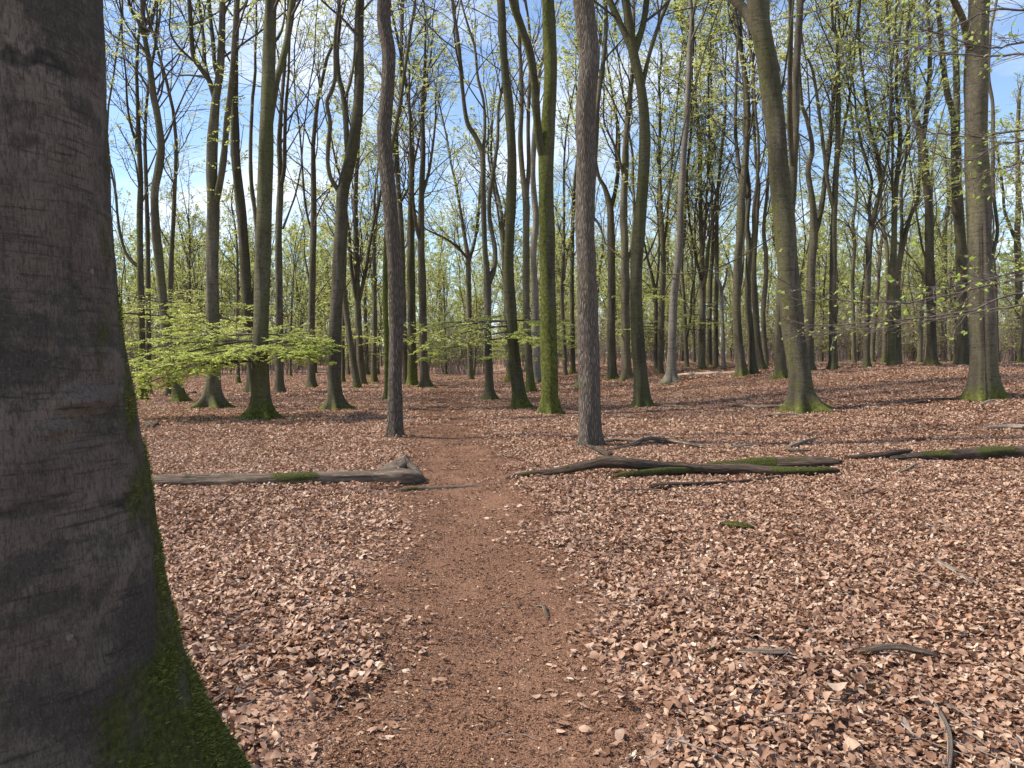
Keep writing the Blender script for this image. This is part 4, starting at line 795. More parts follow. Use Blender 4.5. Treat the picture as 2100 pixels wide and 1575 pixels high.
# ------------------------------------------------------------------ the foreground trunk
def sil_r(B, z_, xt):
    a, b = .2, 1.2; t_ = np.linspace(-.6, 1.6, 60)
    for _ in range(30):
        m = (a + b) / 2; P = np.stack([B[0] + m * np.cos(t_), B[1] + m * np.sin(t_), np.full(60, B[2] + z_)], 1)
        if proj(P)[0].max() > xt: b = m
        else: a = m
    return a
def near_tree():
    rng = np.random.default_rng(3); D = 2.25
    sil = np.array([(0, 215), (200, 222), (400, 233), (600, 248), (750, 268), (900, 291), (1000, 306), (1100, 320), (1200, 333), (1300, 353), (1400, 386), (1450, 407), (1500, 432), (1550, 466), (1580, 492)], float)
    cx_px = -62.0; B = at(cx_px, 800, D); B[2] = float(hgt(B[0], D))
    zs = [at(0, py, D)[2] - B[2] for py, _ in sil]; rs = [sil_r(B, z_, x) for z_, (_, x) in zip(zs, sil)]
    zs, rs = np.array(zs)[::-1], np.array(rs)[::-1]
    z = np.r_[np.linspace(-.15, .45, 40), np.linspace(.46, 3.2, 190), np.linspace(3.3, 12, 30)[1:], np.linspace(12.5, 21, 12)]
    core = np.interp(z, np.r_[-.15, 0, zs, 8, 14, 21], np.r_[rs[0] + .28, rs[0] + .2, rs, .31, .21, .05])
    s = 150; th = np.arange(s) * 2 * np.pi / s
    # root buttresses: strongest to the right (th=0), others round about
    def lobe(c, w): d = np.angle(np.exp(1j * (th - c))); return np.exp(-(d / w) ** 2)
    low = .62 * lobe(0.5, .50) + .30 * lobe(-.75, .35) + .5 * lobe(-2.2, .3) + .6 * lobe(2.6, .4) + .5 * lobe(1.4, .4)
    r_up = np.interp(.95, zs, rs) * np.ones_like(z); r_up = np.where(z > .95, core, np.interp(.95, zs, rs) + (.95 - z) * .06)
    extra = np.maximum(core - r_up, 0) * .70
    Rr = r_up[:, None] + extra[:, None] * (.28 + low[None] / .62 * .72)
    n = lambda a, b, p, q: np.sin(a * th[None] + b * z[:, None] + p + .7 * np.sin(2 * th[None] + q * z[:, None]))
    Rr = Rr * (1 + .009 * n(2, 1.4, 0, .8) + .007 * n(4, -2.2, 1, 1.7) + .004 * n(7, 3.5, 2, 2.5) + .0022 * n(3, 19, 3, 1.0) + .0015 * n(2, 43, 4, 2.0))
    lean = np.zeros_like(z); P = np.stack([lean, lean, z], 1)
    V = np.stack([Rr * np.cos(th)[None], Rr * np.sin(th)[None], np.repeat(z[:, None], s, 1)], -1)
    Vf = V.reshape(-1, 3); K = len(z)
    # branch-scar knot on the face and a few wrinkles
    def dent(px, py, rad, amp):
        c = at(px, py, D - .42) - B
        d = np.linalg.norm((Vf - c)[:, [0, 2]] / rad, axis=1); m = np.exp(-d ** 2) * (Vf[:, 1] < 0)
        Vf[:, :2] *= (1 + amp * m * np.cos(d * 2.6))[:, None]
    dent(40, 835, .05, .05); dent(20, 895, .035, .04); dent(80, 165, .03, .02); dent(150, 1330, .05, .03); dent(175, 1050, .06, .015)
    base = (np.arange(K - 1) * s)[:, None]; j = np.arange(s)[None]; j2 = (j + 1) % s
    Q = np.stack([base + j, base + j2, base + s + j2, base + s + j], -1).reshape(-1, 4)
    ang = np.tile(th, K); zz_ = np.repeat(z, s); d0 = np.abs(np.angle(np.exp(1j * (ang - .40)))); d1 = np.abs(np.angle(np.exp(1j * (ang + .35))))
    moss = np.exp(-(d0 / (.60 + .12 * np.sin(zz_ * 5) + .08 * np.sin(zz_ * 13))) ** 2) * np.clip(1.30 - zz_ * .33, 0, 1.0) * (.72 + .28 * np.sin(zz_ * 7 + ang * 6) * np.sin(zz_ * 17 - ang * 9 + 1)) + 1.0 * np.exp(-(d1 / .62) ** 2) * np.exp(-np.maximum(zz_ - .25, 0) / .22) + .6 * np.exp(-zz_ / .16)
    M = NT('foreground_bark'); vo = M.coords((1, 1, 1))
    n0 = M.noise(M.coords((1, 1, .8)), 3.0, 8, .66, .5); big_ = M.noise(M.coords((1, 1, 1.5)), 2.3, 4, .55, .9)
    fine = M.noise(M.coords((8, 8, 8)), 6, 6, .75); vert = M.noise(M.coords((22, 22, 4.0)), 5, 5, .68, .3); ring = M.noise(M.coords((2.5, 2.5, 30)), 2.2, 5, .65, .4)
    spk = M.noise(M.coords((1, 1, .8)), 26, 6, .78)
    nb = M.math('ADD', M.math('MULTIPLY', big_, .62), M.math('MULTIPLY', spk, .38))
    wr = M.n('ShaderNodeTexWave', wave_type='BANDS', bands_direction='Z'); M.set(wr.inputs['Vector'], vo)
    wr.inputs['Scale'].default_value = .8; wr.inputs['Distortion'].default_value = 5; wr.inputs['Detail'].default_value = 6; wr.inputs['Detail Scale'].default_value = 1.1; wr.inputs['Detail Roughness'].default_value = .7
    line = M.ramp(wr.outputs['Fac'], [(0.0, 1.0), (.012, .7), (.04, 0.0)])
    line = M.math('MULTIPLY', line, M.ramp(M.noise(vo, 2.3, 3), [(.48, 0.0), (.62, .75)]))
    col = M.ramp(n0, [(.30, (.11, .084, .064)), (.5, (.185, .146, .114)), (.7, (.27, .22, .175))])
    col = M.mix(M.ramp(nb, [(.48, 0.0), (.545, .68)]), col, (.048, .045, .040))
    col = M.mix(M.ramp(vert, [(.32, .55), (.52, 0.0)]), col, (.05, .042, .034))
    col = M.mix(M.ramp(ring, [(.34, .75), (.46, 0.0)]), col, (.045, .038, .030))
    col = M.mix(M.ramp(fine, [(.58, 0.0), (.70, .5)]), col, (.20, .185, .15))
    col = M.mix(M.ramp(fine, [(.30, .6), (.44, 0.0)]), col, (.03, .027, .022))
    spots = M.voro(vo, 7); col = M.mix(M.ramp(spots.outputs['Distance'], [(.06, .7), (.085, 0.0)]), col, (.34, .32, .28))
    g1 = M.noise(M.coords((60, 60, 12)), 3.2, 4, .7); g2 = M.noise(M.coords((1, 1, 1)), 130, 3, .7)
    col = M.mix(M.ramp(g1, [(.36, .65), (.50, 0.0)]), col, (.04, .033, .026)); col = M.mix(M.ramp(g2, [(.56, 0.0), (.70, .6)]), col, (.20, .175, .14))
    col = M.mix(line, col, (.02, .017, .014))
    col, mask = moss_mix(M, col, vo, 9.0)
    hh = M.math('SUBTRACT', M.math('ADD', M.math('MULTIPLY', fine, .7), M.math('MULTIPLY', vert, .6)), M.math('MULTIPLY', line, .5))
    hh = M.math('ADD', hh, M.math('MULTIPLY', ring, .5))
    hh = M.math('ADD', hh, M.math('ADD', M.math('MULTIPLY', spk, .6), M.math('MULTIPLY', g1, .6))); hh = M.math('ADD', hh, M.math('MULTIPLY', M.math('MULTIPLY', mask, M.noise(vo, 60, 3)), 1.8))
    BK = M.done(M.principled(col, .85, M.bump(hh, 1.0, .018), .2))
    T = empty('beech_tree', B, label='huge dark foreground beech trunk with wrinkled bark and a mossy root', category='tree', group='trees of the open beech wood')
    link('trunk', make_mesh('trunk', Vf, Q, None, [BK], True, dict(moss=moss)), T)
    # moss tufts where the moss is thick
    w = np.clip(moss - .58, 0, 1) * (zz_ > -.05) * (zz_ < 2.4) * (Vf[:, 1] < .35)
    # thin out by a patchy value like the shader's noise
    patch = .5 + .5 * np.sin(ang * 9 + zz_ * 14 + 2 * np.sin(zz_ * 9)) ; w *= (.12 + .88 * (patch + .35 * np.sin(ang * 31 + zz_ * 23) > .45))
    n = 26000; i = rng.choice(len(Vf), n, p=w / w.sum()); nr = nrm(np.stack([Vf[i, 0], Vf[i, 1], np.full(n, .12)], 1))
    tz = np.array([0, 0, 1.0]); tx = nrm(np.cross(nr, tz)); p = Vf[i] + tx * rng.normal(size=(n, 1)) * .014 + tz * rng.normal(size=(n, 1)) * .012
    L = rng.uniform(.005, .016, n)[:, None]; dr = nrm(nr + rng.normal(size=(n, 3)) * .5 + tz * .1); sd_ = nrm(np.cross(dr, rng.normal(size=(n, 3)))) * .0022
    V = np.stack([p - sd_ - nr * .003, p + sd_ - nr * .003, p + dr * L], 1).reshape(-1, 3); b = np.arange(n) * 3
    link('moss', make_mesh('moss', V, None, np.stack([b, b + 1, b + 2], 1), [MOSS], False, dict(rnd=np.repeat(rng.random(n), 3))), T, kind='stuff')
    st = (np.stack([0 * z, 0 * z, z], 1)[z > 4], core[z > 4])
    parts, lv = crown_parts([st], rng, 8, .9, 0, None); V, Q = join(parts[:1]); link('branches', make_mesh('branches', V, Q, None, [TWIG]), T, kind='stuff')
M = NT('moss'); c = M.ramp(M.attr('rnd'), [(0, (.05, .055, .01)), (.5, (.13, .14, .026)), (1, (.26, .265, .07))]); MOSS = M.done(M.principled(c, .9, None, .1))
near_tree()

# ------------------------------------------------------------------ young beech standing outside the frame, its budding branches reach in
def budding_tree():
    rng = np.random.default_rng(44); B = np.array([3.75, 4.35, 0.0]); B[2] = float(hgt(B[0], B[1]))
    T = empty('beech_tree', B, label='young beech reaching budding twigs with unfolding leaves across the view', category='tree', group='trees of the open beech wood')
    z = np.linspace(-.15, 9, 40); P = np.stack([.05 * np.sin(z), .05 * np.cos(z * .8), z], 1); R = np.interp(z, [-.15, 0, 9], [.11, .10, .02])
    V, Q = trunk_tube(P, R, 14, rng, .7, 5, 0, .15); link('trunk', make_mesh('trunk', V, Q, None, [BEECH], True, dict(moss=moss_attr(V, np.repeat(P, 14, 0), 0, .3, 1, 0, (1, 0)))), T)
    ctrl = [  # pixel, depth
        [(2300, 560, 4.4), (2100, 575, 4.2), (1950, 605, 4.05), (1840, 622, 3.95), (1700, 612, 3.9), (1640, 592, 3.85), (1575, 560, 3.8)],
        [(2300, 580, 4.5), (2100, 600, 4.5), (1980, 640, 4.5), (1850, 655, 4.5), (1700, 668, 4.5), (1600, 660, 4.5)],
        [(2250, 545, 4.2), (2120, 560, 3.9), (2000, 580, 3.6), (1900, 590, 3.5), (1830, 582, 3.4)],
        [(2260, 600, 4.6), (2100, 625, 4.7), (1950, 650, 4.8), (1800, 672, 4.9), (1650, 690, 5.0)],
        [(2260, 90, 4.6), (2100, 110, 4.8), (1960, 112, 4.9), (1850, 90, 5.0), (1740, 88, 5.1), (1690, 95, 5.1)],
        [(2280, 60, 4.4), (2120, 85, 4.2), (2030, 100, 4.0), (1930, 70, 3.9), (1880, 60, 3.8)],
        [(2260, 260, 4.6), (2100, 268, 4.7), (1990, 280, 4.8), (1880, 262, 4.9), (1800, 230, 5.0)],
        [(2260, 330, 4.5), (2150, 330, 4.5), (2050, 345, 4.4), (1970, 375, 4.4)],
        [(2260, 250, 4.3), (2100, 290, 4.2), (1980, 330, 4.2), (1880, 300, 4.1)],
        [(2250, -60, 4.4), (2000, -40, 4.4), (1800, -15, 4.4), (1700, 15, 4.4), (1600, 40, 4.4), (1540, 40, 4.4)],
        [(2250, 10, 4.2), (2080, 20, 4.2), (1950, 60, 4.2), (1870, 110, 4.2), (1760, 175, 4.3)],
    ]
    for q, c in enumerate(ctrl):
        pts = np.array([at(x, y, d) - B for x, y, d in c]); zt = pts[0, 2]; i = int(np.argmin(np.abs(P[:, 2] - zt + .1)))
        pts = np.vstack([P[i], pts[1:]]); cv = smooth_curve(pts, 36); cv[2:] += rng.normal(size=(34, 3)) * .004
        Rb = np.linspace(.010, .0018, 36)
        if q == 9: subn, ln = 3, .12
        else: subn, ln = 24, .32
        p, d, i2, t = spawn(cv[None], subn, .34, 1, .35, .8, rng, .5); L2 = ln * rng.uniform(.5, 1.3, len(p)) * (1.3 - t)
        P2 = grow(p, d, L2, 6, .03, .10, rng); p, d, i3, t3 = spawn(P2, 3, .25, 1, .5, .9, rng, .6); L3 = rng.uniform(.04, .13, len(p)); P3 = grow(p, d, L3, 4, .05, .16, rng)
        V, Q = join([tubes(cv[None], Rb[None], 6), tubes(P2, np.full((len(P2), 1), .0022) * np.linspace(1, .5, 6)[None], 4), tubes(P3, np.full((len(P3), 1), .0013) * np.linspace(1, .7, 4)[None], 4)])
        br = link('branch', make_mesh('branch', V, Q, None, [TWIG_RED], True), T, kind='stuff')
        # unfolding leaves at twig ends and drooping bud scales
        E = np.vstack([P3[:, -1], P2[:, -1]]); dd = np.vstack([P3[:, -1] - P3[:, -2], P2[:, -1] - P2[:, -2]]); k = rng.random(len(E)) < .55; E, dd = E[k], nrm(dd[k])
        rep = 2; C = np.repeat(E, rep, 0); Dd = nrm(np.repeat(dd, rep, 0) + rng.normal(size=(len(C), 3)) * .55 + [0, 0, -.15]); N = rng.normal(size=C.shape) * .8 + [0, 0, .6]
        sz = rng.uniform(.012, .036, len(C)); bud = rng.random(len(C)) < .3; A = leaf_quads(C, Dd, N, sz, rng, np.where(bud, .14, .68)[:, None], .3)
        A = (A[0], A[1], np.repeat(np.where(bud, rng.uniform(.84, 1, len(C)), rng.uniform(0, .78, len(C))), 4))
        link('leaves', make_mesh('leaves', A[0], None, A[1], [LEAF_BUD], False, dict(rnd=A[2])), br, kind='stuff')
TWIG_RED = simple('budding_twig', ((.06, .048, .04), (.12, .098, .082), (.2, .17, .145)), 40)
budding_tree()

# ------------------------------------------------------------------ fallen logs, branches and twigs
def wood_mat(name, dark, mid, light):
    M = NT(name); ax = M.n('ShaderNodeAttribute', attribute_name='along').outputs['Fac']; rd = M.n('ShaderNodeAttribute', attribute_name='around').outputs['Fac']
    cb = M.n('ShaderNodeCombineXYZ'); M.set(cb.inputs[0], M.math('MULTIPLY', ax, 1.6)); M.set(cb.inputs[1], M.math('MULTIPLY', rd, 26)); 
    n1 = M.noise(cb.outputs[0], 2.4, 6, .68, .3); cb2 = M.n('ShaderNodeCombineXYZ'); M.set(cb2.inputs[0], M.math('MULTIPLY', ax, 1.2)); M.set(cb2.inputs[1], M.math('MULTIPLY', rd, 9))
    n2 = M.noise(cb2.outputs[0], 1.2, 4, .6)
    col = M.ramp(n1, [(.3, dark), (.52, mid), (.72, light)]); col = M.mix(M.ramp(n2, [(.40, .85), (.55, 0.0)]), col, dark)
    cb3 = M.n('ShaderNodeCombineXYZ'); M.set(cb3.inputs[0], M.math('MULTIPLY', ax, 3.5)); M.set(cb3.inputs[1], M.math('MULTIPLY', rd, 14)); n3_ = M.noise(cb3.outputs[0], 1.5, 3, .6)
    col = M.mix(M.ramp(n3_, [(.55, 0.0), (.70, .7)]), col, light)
    col, mask = moss_mix(M, col, M.coords(), 9.0)
    h_ = M.math('ADD', n1, M.math('MULTIPLY', M.math('MULTIPLY', mask, M.noise(M.coords(), 70, 3)), .9))
    return M.done(M.principled(col, .88, M.bump(h_, 1.0, .035), .2))
WOOD = wood_mat('weathered_wood', (.08, .058, .042), (.23, .172, .125), (.39, .315, .24))
WOOD_DARK = wood_mat('cracked_dark_wood', (.03, .02, .014), (.115, .08, .056), (.25, .19, .14))
WOOD_PALE = wood_mat('bleached_wood', (.18, .135, .105), (.40, .32, .25), (.56, .48, .40))
def log_mesh(px_pts, seed, s=14, moss=None, lift=.0, rough=.10, bend=0, nper=.045, sink=.25, groove=.09):
    """px_pts: (x, y_bottom, thickness px, extra lift m): the underside touches the ground there"""
    rng = np.random.default_rng(seed); pts = []
    for q in px_pts:
        x, yb, w = q[:3]; lf = q[3] if len(q) > 3 else 0
        g = ground(x, yb); r = w / 2 * g[1] / F; g[2] += r * (1 - sink) + lf; pts.append([*g, r])
    pts = np.array(pts); B = pts[0, :3].copy(); B[2] = hgt(B[0], B[1]); pts[:, :3] -= B
    L = np.linalg.norm(np.diff(pts[:, :3], axis=0), axis=1).sum(); n = int(np.clip(L / nper, 6, 150)); c = smooth_curve(pts, n)
    th = np.arange(s) * 6.2832 / s; u = np.linspace(0, L, n); ph = rng.random(8) * 6.28
    k1, k2 = rng.integers(3, 6), rng.integers(5, 9)
    rr = c[:, 3][:, None] * (1 + rough * (np.sin(k1 * th[None] + u[:, None] * 1.2 + ph[0]) * .6 + .5 * np.sin(k2 * th[None] - u[:, None] * .8 + ph[1]) + .5 * np.sin(2 * th[None] + u[:, None] * 4.1 + ph[2])
         + .35 * np.sin(u[:, None] * 9 + ph[3] + th[None]) ) + rng.normal(size=(n, s)) * rough * .18)
    k3 = max(5, s // 2 - 1); gph = ph[4] + .5 * np.sin(u * 2.2 + ph[5]); rr = rr * (1 - groove * np.clip(np.sin(k3 * th[None] + gph[:, None] * 2.0), 0, 1) ** 2 * (.6 + .4 * np.sin(u * 5 + ph[6]))[:, None])
    rr[0] *= .35 + .5 * rng.random(s); rr[-1] *= .35 + .5 * rng.random(s)          # broken ends
    c[0, :3] += (c[0, :3] - c[1, :3]) * .5; c[-1, :3] += (c[-1, :3] - c[-2, :3]) * .5
    V, Q = tubes(c[None, :, :3], rr[None], s)
    T = np.vstack([cap_tris(0, s, True), cap_tris((n - 1) * s, s)])
    ms = np.zeros(len(V))
    if moss is not None:
        uu_ = np.repeat(u / L, s); nz = (V - np.repeat(c[:, :3], s, 0))[:, 2] / np.repeat(c[:, 3], s)
        for a, b, amt in moss: ms = np.maximum(ms, amt * np.clip((uu_ - a) / .05, 0, 1) * np.clip((b - uu_) / .05, 0, 1) * np.clip(.55 + .7 * nz, 0, 1))
    at_ = dict(moss=ms, along=np.repeat(u + seed, s), around=np.tile(np.minimum(th, 6.2832 - th) / 6.2832, n))
    return B, V, Q, T, at_
def fallen(name, label, px_pts, seed, mat, group=None, cat='log', **k):
    B, V, Q, T, a = log_mesh(px_pts, seed, **k)
    o = link(name, make_mesh(name, V, Q, T, [mat], True, a), None, B, label=label, category=cat)
    if group: o['group'] = group
    return o
# the left log with its torn root end
lg = empty('fallen_log', ground(300, 1000), label='barkless fallen log ending in a torn root flare by the path', category='log', group='fallen logs across the path')
def under(parent, name, px_pts, seed, mat, **k):
    B, V, Q, T, a = log_mesh(px_pts, seed, **k); V = V + B - np.array(parent.location)
    return link(name, make_mesh(name, V, Q, T, [mat], True, a), parent)
under(lg, 'log_body', [(120, 1004, 34), (300, 1001, 32), (450, 998, 32), (600, 996, 31), (700, 993, 30), (765, 992, 32), (800, 993, 36), (825, 994, 38), (845, 993, 32), (858, 992, 26), (868, 991, 14)], 61, WOOD, s=26, groove=.12, moss=[(.55, .72, .95), (.3, .42, .5), (.9, .97, .8)], rough=.07)
under(lg, 'root_spur', [(770, 990, 24, .03), (795, 988, 32, .04), (812, 986, 34, .07), (824, 984, 28, .14), (830, 983, 18, .225), (833, 983, 7, .30)], 62, WOOD, s=14, rough=.12, nper=.02)
under(lg, 'root_spur', [(830, 984, 13, .24), (837, 984, 22, .14), (848, 986, 24, .06), (858, 988, 20, .02), (867, 990, 10, .0)], 66, WOOD, s=14, rough=.18, nper=.02)
under(lg, 'root_spur', [(800, 993, 12), (830, 994, 12), (856, 993, 10), (868, 991, 5)], 63, WOOD_DARK, s=10, rough=.2, moss=[(0, .6, 1.1)], nper=.02)
# right-hand logs
rl = empty('fallen_log', ground(1042, 990), label='long cracked dark log with a knobbly hump, lying up to the path', category='log', group='fallen logs across the path')
under(rl, 'log_body', [(1040, 985, 8), (1062, 984, 15), (1110, 981, 15, .03), (1160, 979, 17, .06), (1210, 977, 20, .10), (1245, 976, 25, .12), (1300, 977, 21, .11), (1380, 977, 20, .08), (1460, 978, 21, .05), (1520, 978, 25, .04), (1560, 978, 22, .03), (1620, 979, 22, .02), (1690, 977, 20, .02), (1718, 976, 13, .02)], 71, WOOD_DARK, s=18, rough=.12, moss=[(.02, .10, 1.0), (.12, .22, .6), (.78, 1.0, 1.15)])
under(rl, 'branch_stub', [(1250, 962, 14, .16), (1228, 955, 10, .20), (1212, 952, 7, .24), (1198, 950, 3, .27)], 72, WOOD_DARK, s=9, rough=.15, nper=.02)
fallen('fallen_log', 'half-rotted log mossy on top, lying just behind the long cracked log', [(1448, 958, 10), (1480, 960, 18), (1540, 962, 26), (1600, 962, 29), (1680, 960, 28), (1722, 957, 18)], 73, WOOD_DARK, 'fallen logs across the path', s=16, rough=.13, moss=[(0, .55, 1.15), (.55, .8, .5)])
fallen('fallen_log', 'low flat log wrapped in green moss under the long cracked log', [(1245, 984, 6, .03), (1290, 984, 13, .04), (1360, 981, 17, .05), (1430, 977, 14, .04), (1480, 974, 7, .03)], 74, WOOD_DARK, 'fallen logs across the path', s=12, moss=[(0, 1, 1.25)])
fallen('fallen_log', 'thin decaying bough half buried in leaves before the long cracked log', [(1335, 1008, 14, .03), (1380, 1005, 13, .025), (1450, 1000, 9, .03), (1520, 995, 9, .02), (1580, 987, 7, .02), (1605, 983, 5, .03)], 75, WOOD_DARK, 'fallen logs across the path', s=10, rough=.16)
fallen('fallen_log', 'dark splintered log end rising out of the leaves', [(1735, 948, 10, .03), (1790, 946, 14, .04), (1830, 943, 14, .06), (1868, 939, 8, .09)], 76, WOOD_DARK, 'fallen logs across the path', s=10, rough=.2)
fallen('fallen_log', 'long weathered log with a mossy hump running out among the leaves', [(1830, 949, 12, .03), (1900, 948, 22, .03), (1960, 947, 24, .03), (2010, 945, 29, .03), (2080, 942, 28, .02), (2180, 936, 26), (2300, 930, 22)], 77, WOOD_DARK, 'fallen logs across the path', s=16, rough=.12, moss=[(.1, .3, .75), (.35, .6, .95)])
fallen('branch', 'grey stick laid straight across the path between the logs', [(815, 1009, 6), (838, 1009, 11), (900, 1005, 9), (960, 1001, 8), (1010, 997, 6), (1045, 991, 3)], 78, WOOD, 'fallen branches', 'branch', s=9, moss=[(.05, .2, 1)])
STK = [
 ('arched grey branch lying behind the ridged oak', [(1238, 931, 4), (1290, 921, 7), (1335, 913, 8, .05), (1400, 919, 7, .03), (1455, 926, 4)], WOOD),
 ('straight grey branch touching the foot of the ridged oak', [(1238, 912, 6), (1270, 909, 6), (1330, 911, 5), (1370, 914, 3)], WOOD),
 ('short pale stick among leaves behind the mossy-topped log', [(1497, 924, 4), (1530, 921, 6), (1562, 917, 4)], WOOD_PALE),
 ('bleached bent stick with a dark knotted end', [(1622, 922, 9), (1635, 918, 8), (1655, 912, 5, .02), (1676, 905, 3, .03)], WOOD_PALE),
 ('curved bark strip resting beside the mossy-topped log', [(1608, 925, 4, .05), (1622, 932, 7, .02), (1645, 933, 7), (1660, 930, 4)], WOOD),
 ('dark branch on the leaves in front of the split-trunk giant', [(1862, 833, 4), (1890, 829, 6), (1930, 824, 5), (1975, 823, 3)], WOOD_DARK),
 ('pale crooked branch by the roots of the split-trunk giant', [(2008, 836, 4), (2025, 829, 5), (2040, 826, 4), (2052, 829, 3)], WOOD_PALE),
 ('long reddish branch between the olive beech and the leaning beech', [(1494, 834, 5), (1520, 836, 6), (1555, 840, 7), (1600, 839, 6), (1615, 840, 3)], WOOD),
 ('thin stick lying against the roots of the massive leaning beech', [(1555, 861, 4), (1580, 857, 4), (1625, 855, 4), (1650, 856, 2)], WOOD),
 ('short branch lying beside the olive Y-shaped beech', [(1345, 836, 4), (1380, 837, 5), (1418, 839, 3)], WOOD),
 ('thick pale branch at the edge of the leaves with a forked twig', [(2010, 884, 3), (2050, 883, 8), (2100, 884, 10), (2160, 886, 8)], WOOD_PALE),
 ('moss-covered stub of branch lying alone on the leaves', [(1482, 1086, 10), (1500, 1090, 14), (1525, 1094, 15), (1546, 1096, 9)], WOOD_DARK),
 ('pale thin stick lying level on the foreground leaves', [(1522, 1355, 9), (1545, 1356, 11), (1590, 1357, 11), (1625, 1355, 8)], WOOD_PALE),
 ('thick brown stick with a broken end on the foreground leaves', [(1762, 1353, 10), (1785, 1353, 14), (1830, 1351, 14, .01), (1880, 1355, 14), (1916, 1361, 9)], WOOD),
 ('grey stick poking from under a pale curled leaf', [(1728, 1452, 6), (1755, 1437, 8), (1785, 1420, 9), (1800, 1414, 5)], WOOD),
 ('slim curved grey stick running down the foreground leaves', [(1916, 1462, 6), (1932, 1495, 10), (1946, 1530, 10), (1948, 1575, 10), (1944, 1610, 8)], WOOD_PALE),
 ('weathered split stick lying aslant on the right-hand leaves', [(1918, 1160, 6), (1945, 1178, 9), (1970, 1194, 9), (1992, 1208, 6)], WOOD_PALE),
 ('small twisted stub of wood standing on the path edge', [(1100, 1247, 5), (1114, 1252, 7, .015), (1120, 1262, 8), (1123, 1272, 8)], WOOD),
 ('green-tinged twig at the edge of the right-hand leaves', [(1434, 1357, 4), (1455, 1350, 5), (1476, 1338, 4)], WOOD_DARK),
 ('bent dark twig in the leaves below the long weathered log', [(1745, 1026, 3), (1775, 1019, 4), (1795, 1013, 4, .01), (1815, 1020, 3)], WOOD_DARK),
 ('straight grey stick stuck among leaves below the splintered log end', [(1848, 974, 4), (1862, 969, 5), (1878, 961, 4, .02)], WOOD_PALE),
 ('grey wavy twig before the thin decaying bough', [(1255, 1019, 3), (1290, 1013, 4), (1350, 1013, 4), (1375, 1020, 3), (1398, 1026, 2)], WOOD),
]
for q, (lab, pp, mt) in enumerate(STK):
    m = [(0, 1, 1.2)] if 'moss-covered' in lab else [(0, 1, .8)] if 'green-tinged' in lab else None
    pp = [(*p_[:3], (p_[3] if len(p_) > 3 else 0) + (.006 if 'path edge' in lab else .038)) for p_ in pp]
    fallen('branch', lab, pp, 200 + q, mt, 'fallen branches', 'branch', s=9, rough=.14, nper=.03, moss=m, sink=.05)
# charred-looking root piece lying behind the left log
rp = empty('root_piece', ground(310, 880), label='dark gnarled chunk of root lying alone behind the left log', category='root')
under(rp, 'root_arm', [(296, 882, 6), (308, 880, 12), (320, 876, 9, .04), (326, 873, 4, .09)], 91, WOOD_DARK, s=10, rough=.2, nper=.03)
under(rp, 'root_arm', [(300, 876, 6, .10), (306, 878, 10, .05), (314, 881, 10)], 92, WOOD_DARK, s=10, rough=.2, nper=.03)
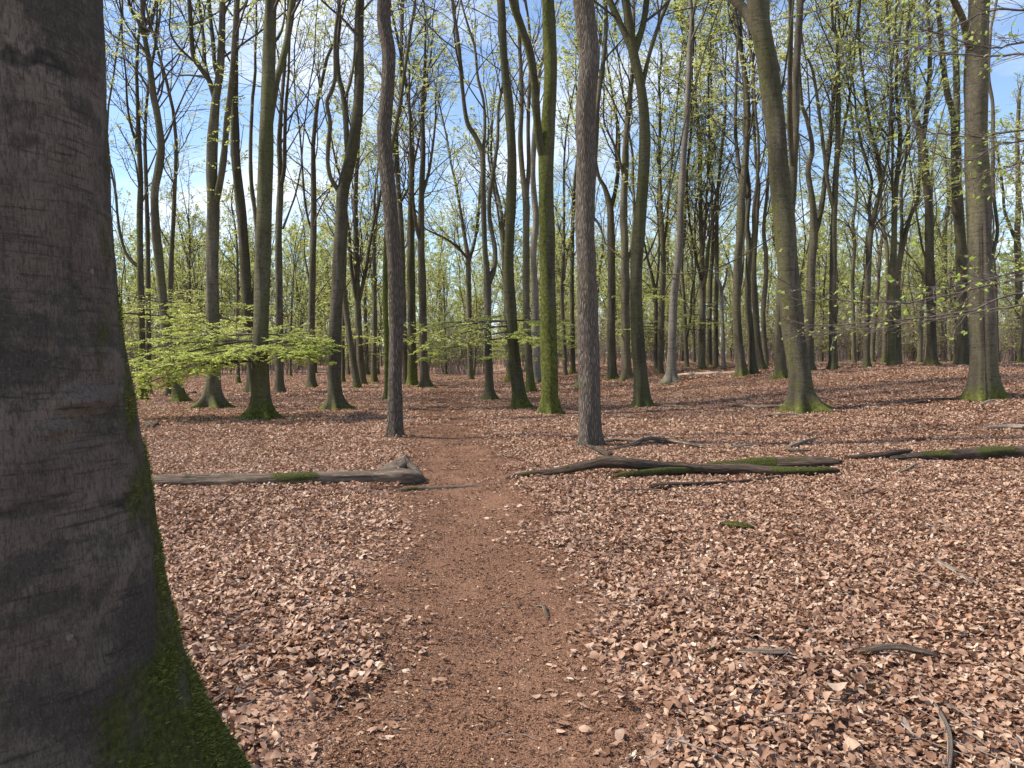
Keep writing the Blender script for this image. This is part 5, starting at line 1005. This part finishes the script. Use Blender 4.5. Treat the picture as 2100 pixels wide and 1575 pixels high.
# far fallen trunks and brush
for q, (lab, pp, mt) in enumerate([
 ('pale barkless trunk lying on the ground far behind the pale swaying beech', [(1383, 773, 6), (1420, 771, 8), (1470, 769, 8), (1512, 767, 7)], WOOD_PALE),
 ('dark fallen stem far behind the massive leaning beech', [(1655, 755, 5), (1680, 753, 6), (1702, 751, 4)], WOOD),
 ('dark fallen limb far off beside the straight beech with mossy foot', [(590, 793, 3), (640, 790, 5), (700, 786, 4)], WOOD_DARK),
 ('grey fallen limb beside the close pair of beeches', [(742, 797, 4), (775, 796, 5), (800, 794, 3)], WOOD),
 ('low dark limb near the path bend', [(880, 785, 3), (910, 782, 5), (955, 777, 4)], WOOD_DARK),
 ('small heap-like dead limb behind the twin-stemmed beech', [(376, 812, 4), (400, 808, 7), (425, 809, 4)], WOOD_DARK),
 ('dark limb lying beyond the split-trunk giant', [(2044, 752, 5), (2070, 748, 7), (2100, 747, 6), (2140, 746, 5)], WOOD_DARK)]):
    fallen('branch', lab, pp, 300 + q, mt, 'fallen branches', 'branch', s=8, nper=.12)
# scattered thin twigs over the litter
rng = np.random.default_rng(88); Ps, Rs = [], []
n = 900; y = 1.6 + 16 * rng.random(n) ** 1.4; x = rng.uniform(-.73, .73, n) * y; L = rng.uniform(.08, .42, n) * np.where(np.abs(x - path_x(y)) < .7, .3, 1)
a = rng.uniform(0, 6.28, n); P = grow(np.stack([x, y, hgt(x, y) + .035], 1), np.stack([np.cos(a), np.sin(a), 0 * a], 1), L, 6, 0, .16, rng, .15)
onp = np.abs(P[:, :, 0] - path_x(P[:, :, 1])) < .5
P[:, :, 2] = hgt(P[:, :, 0], P[:, :, 1]) + np.where(onp, .012 + .0009 * P[:, :, 1], .045) + rng.normal(size=P.shape[:2]) * .004
V, Q = tubes(P, rng.uniform(.0015, .0048, n)[:, None] * np.linspace(1, .5, 6)[None], 5)
link('twig_litter', make_mesh('twig_litter', V, Q, None, [simple('dead_twig', ((.10, .075, .06), (.2, .155, .13), (.34, .29, .25)), 12)], True), kind='stuff', label='thin dead twigs strewn over leaves and path', category='debris')
# single leaves that catch the eye
for lab, px, py, sz, col in (('large curled pale leaf lying on the path near its left margin', 792, 1520, .075, .9), ('pale curled leaf beside a grey stick', 1712, 1440, .11, .96), ('flat yellowish leaf in the middle of the path', 942, 1271, .045, .86), ('small tan leaf folded on the path', 1033, 1183, .04, .8), ('round tan leaf resting on the root end of the left log', 818, 982, .07, .88)):
    g = ground(px, py); Vl = litter_leaf(1, np.random.default_rng(int(px)), (sz, sz * 1.01), .3)[0]; ca, sa = math.cos(px), math.sin(px)
    Vl = Vl @ np.array([[ca, sa, 0], [-sa, ca, 0], [0, 0, 1]]); Vl[:, 2] -= Vl[:, 2].min()
    zoff = .012 + (.05 if 'stick' in lab else 0)
    if 'root end' in lab: g = ground(818, 992); zoff = .2
    link('fallen_leaf', make_mesh('fallen_leaf', Vl, LQ, LT, [DRY], True, dict(rnd=np.full(NLV, col))), None, g + [0, 0, zoff], label=lab, category='leaf', group='single leaves')
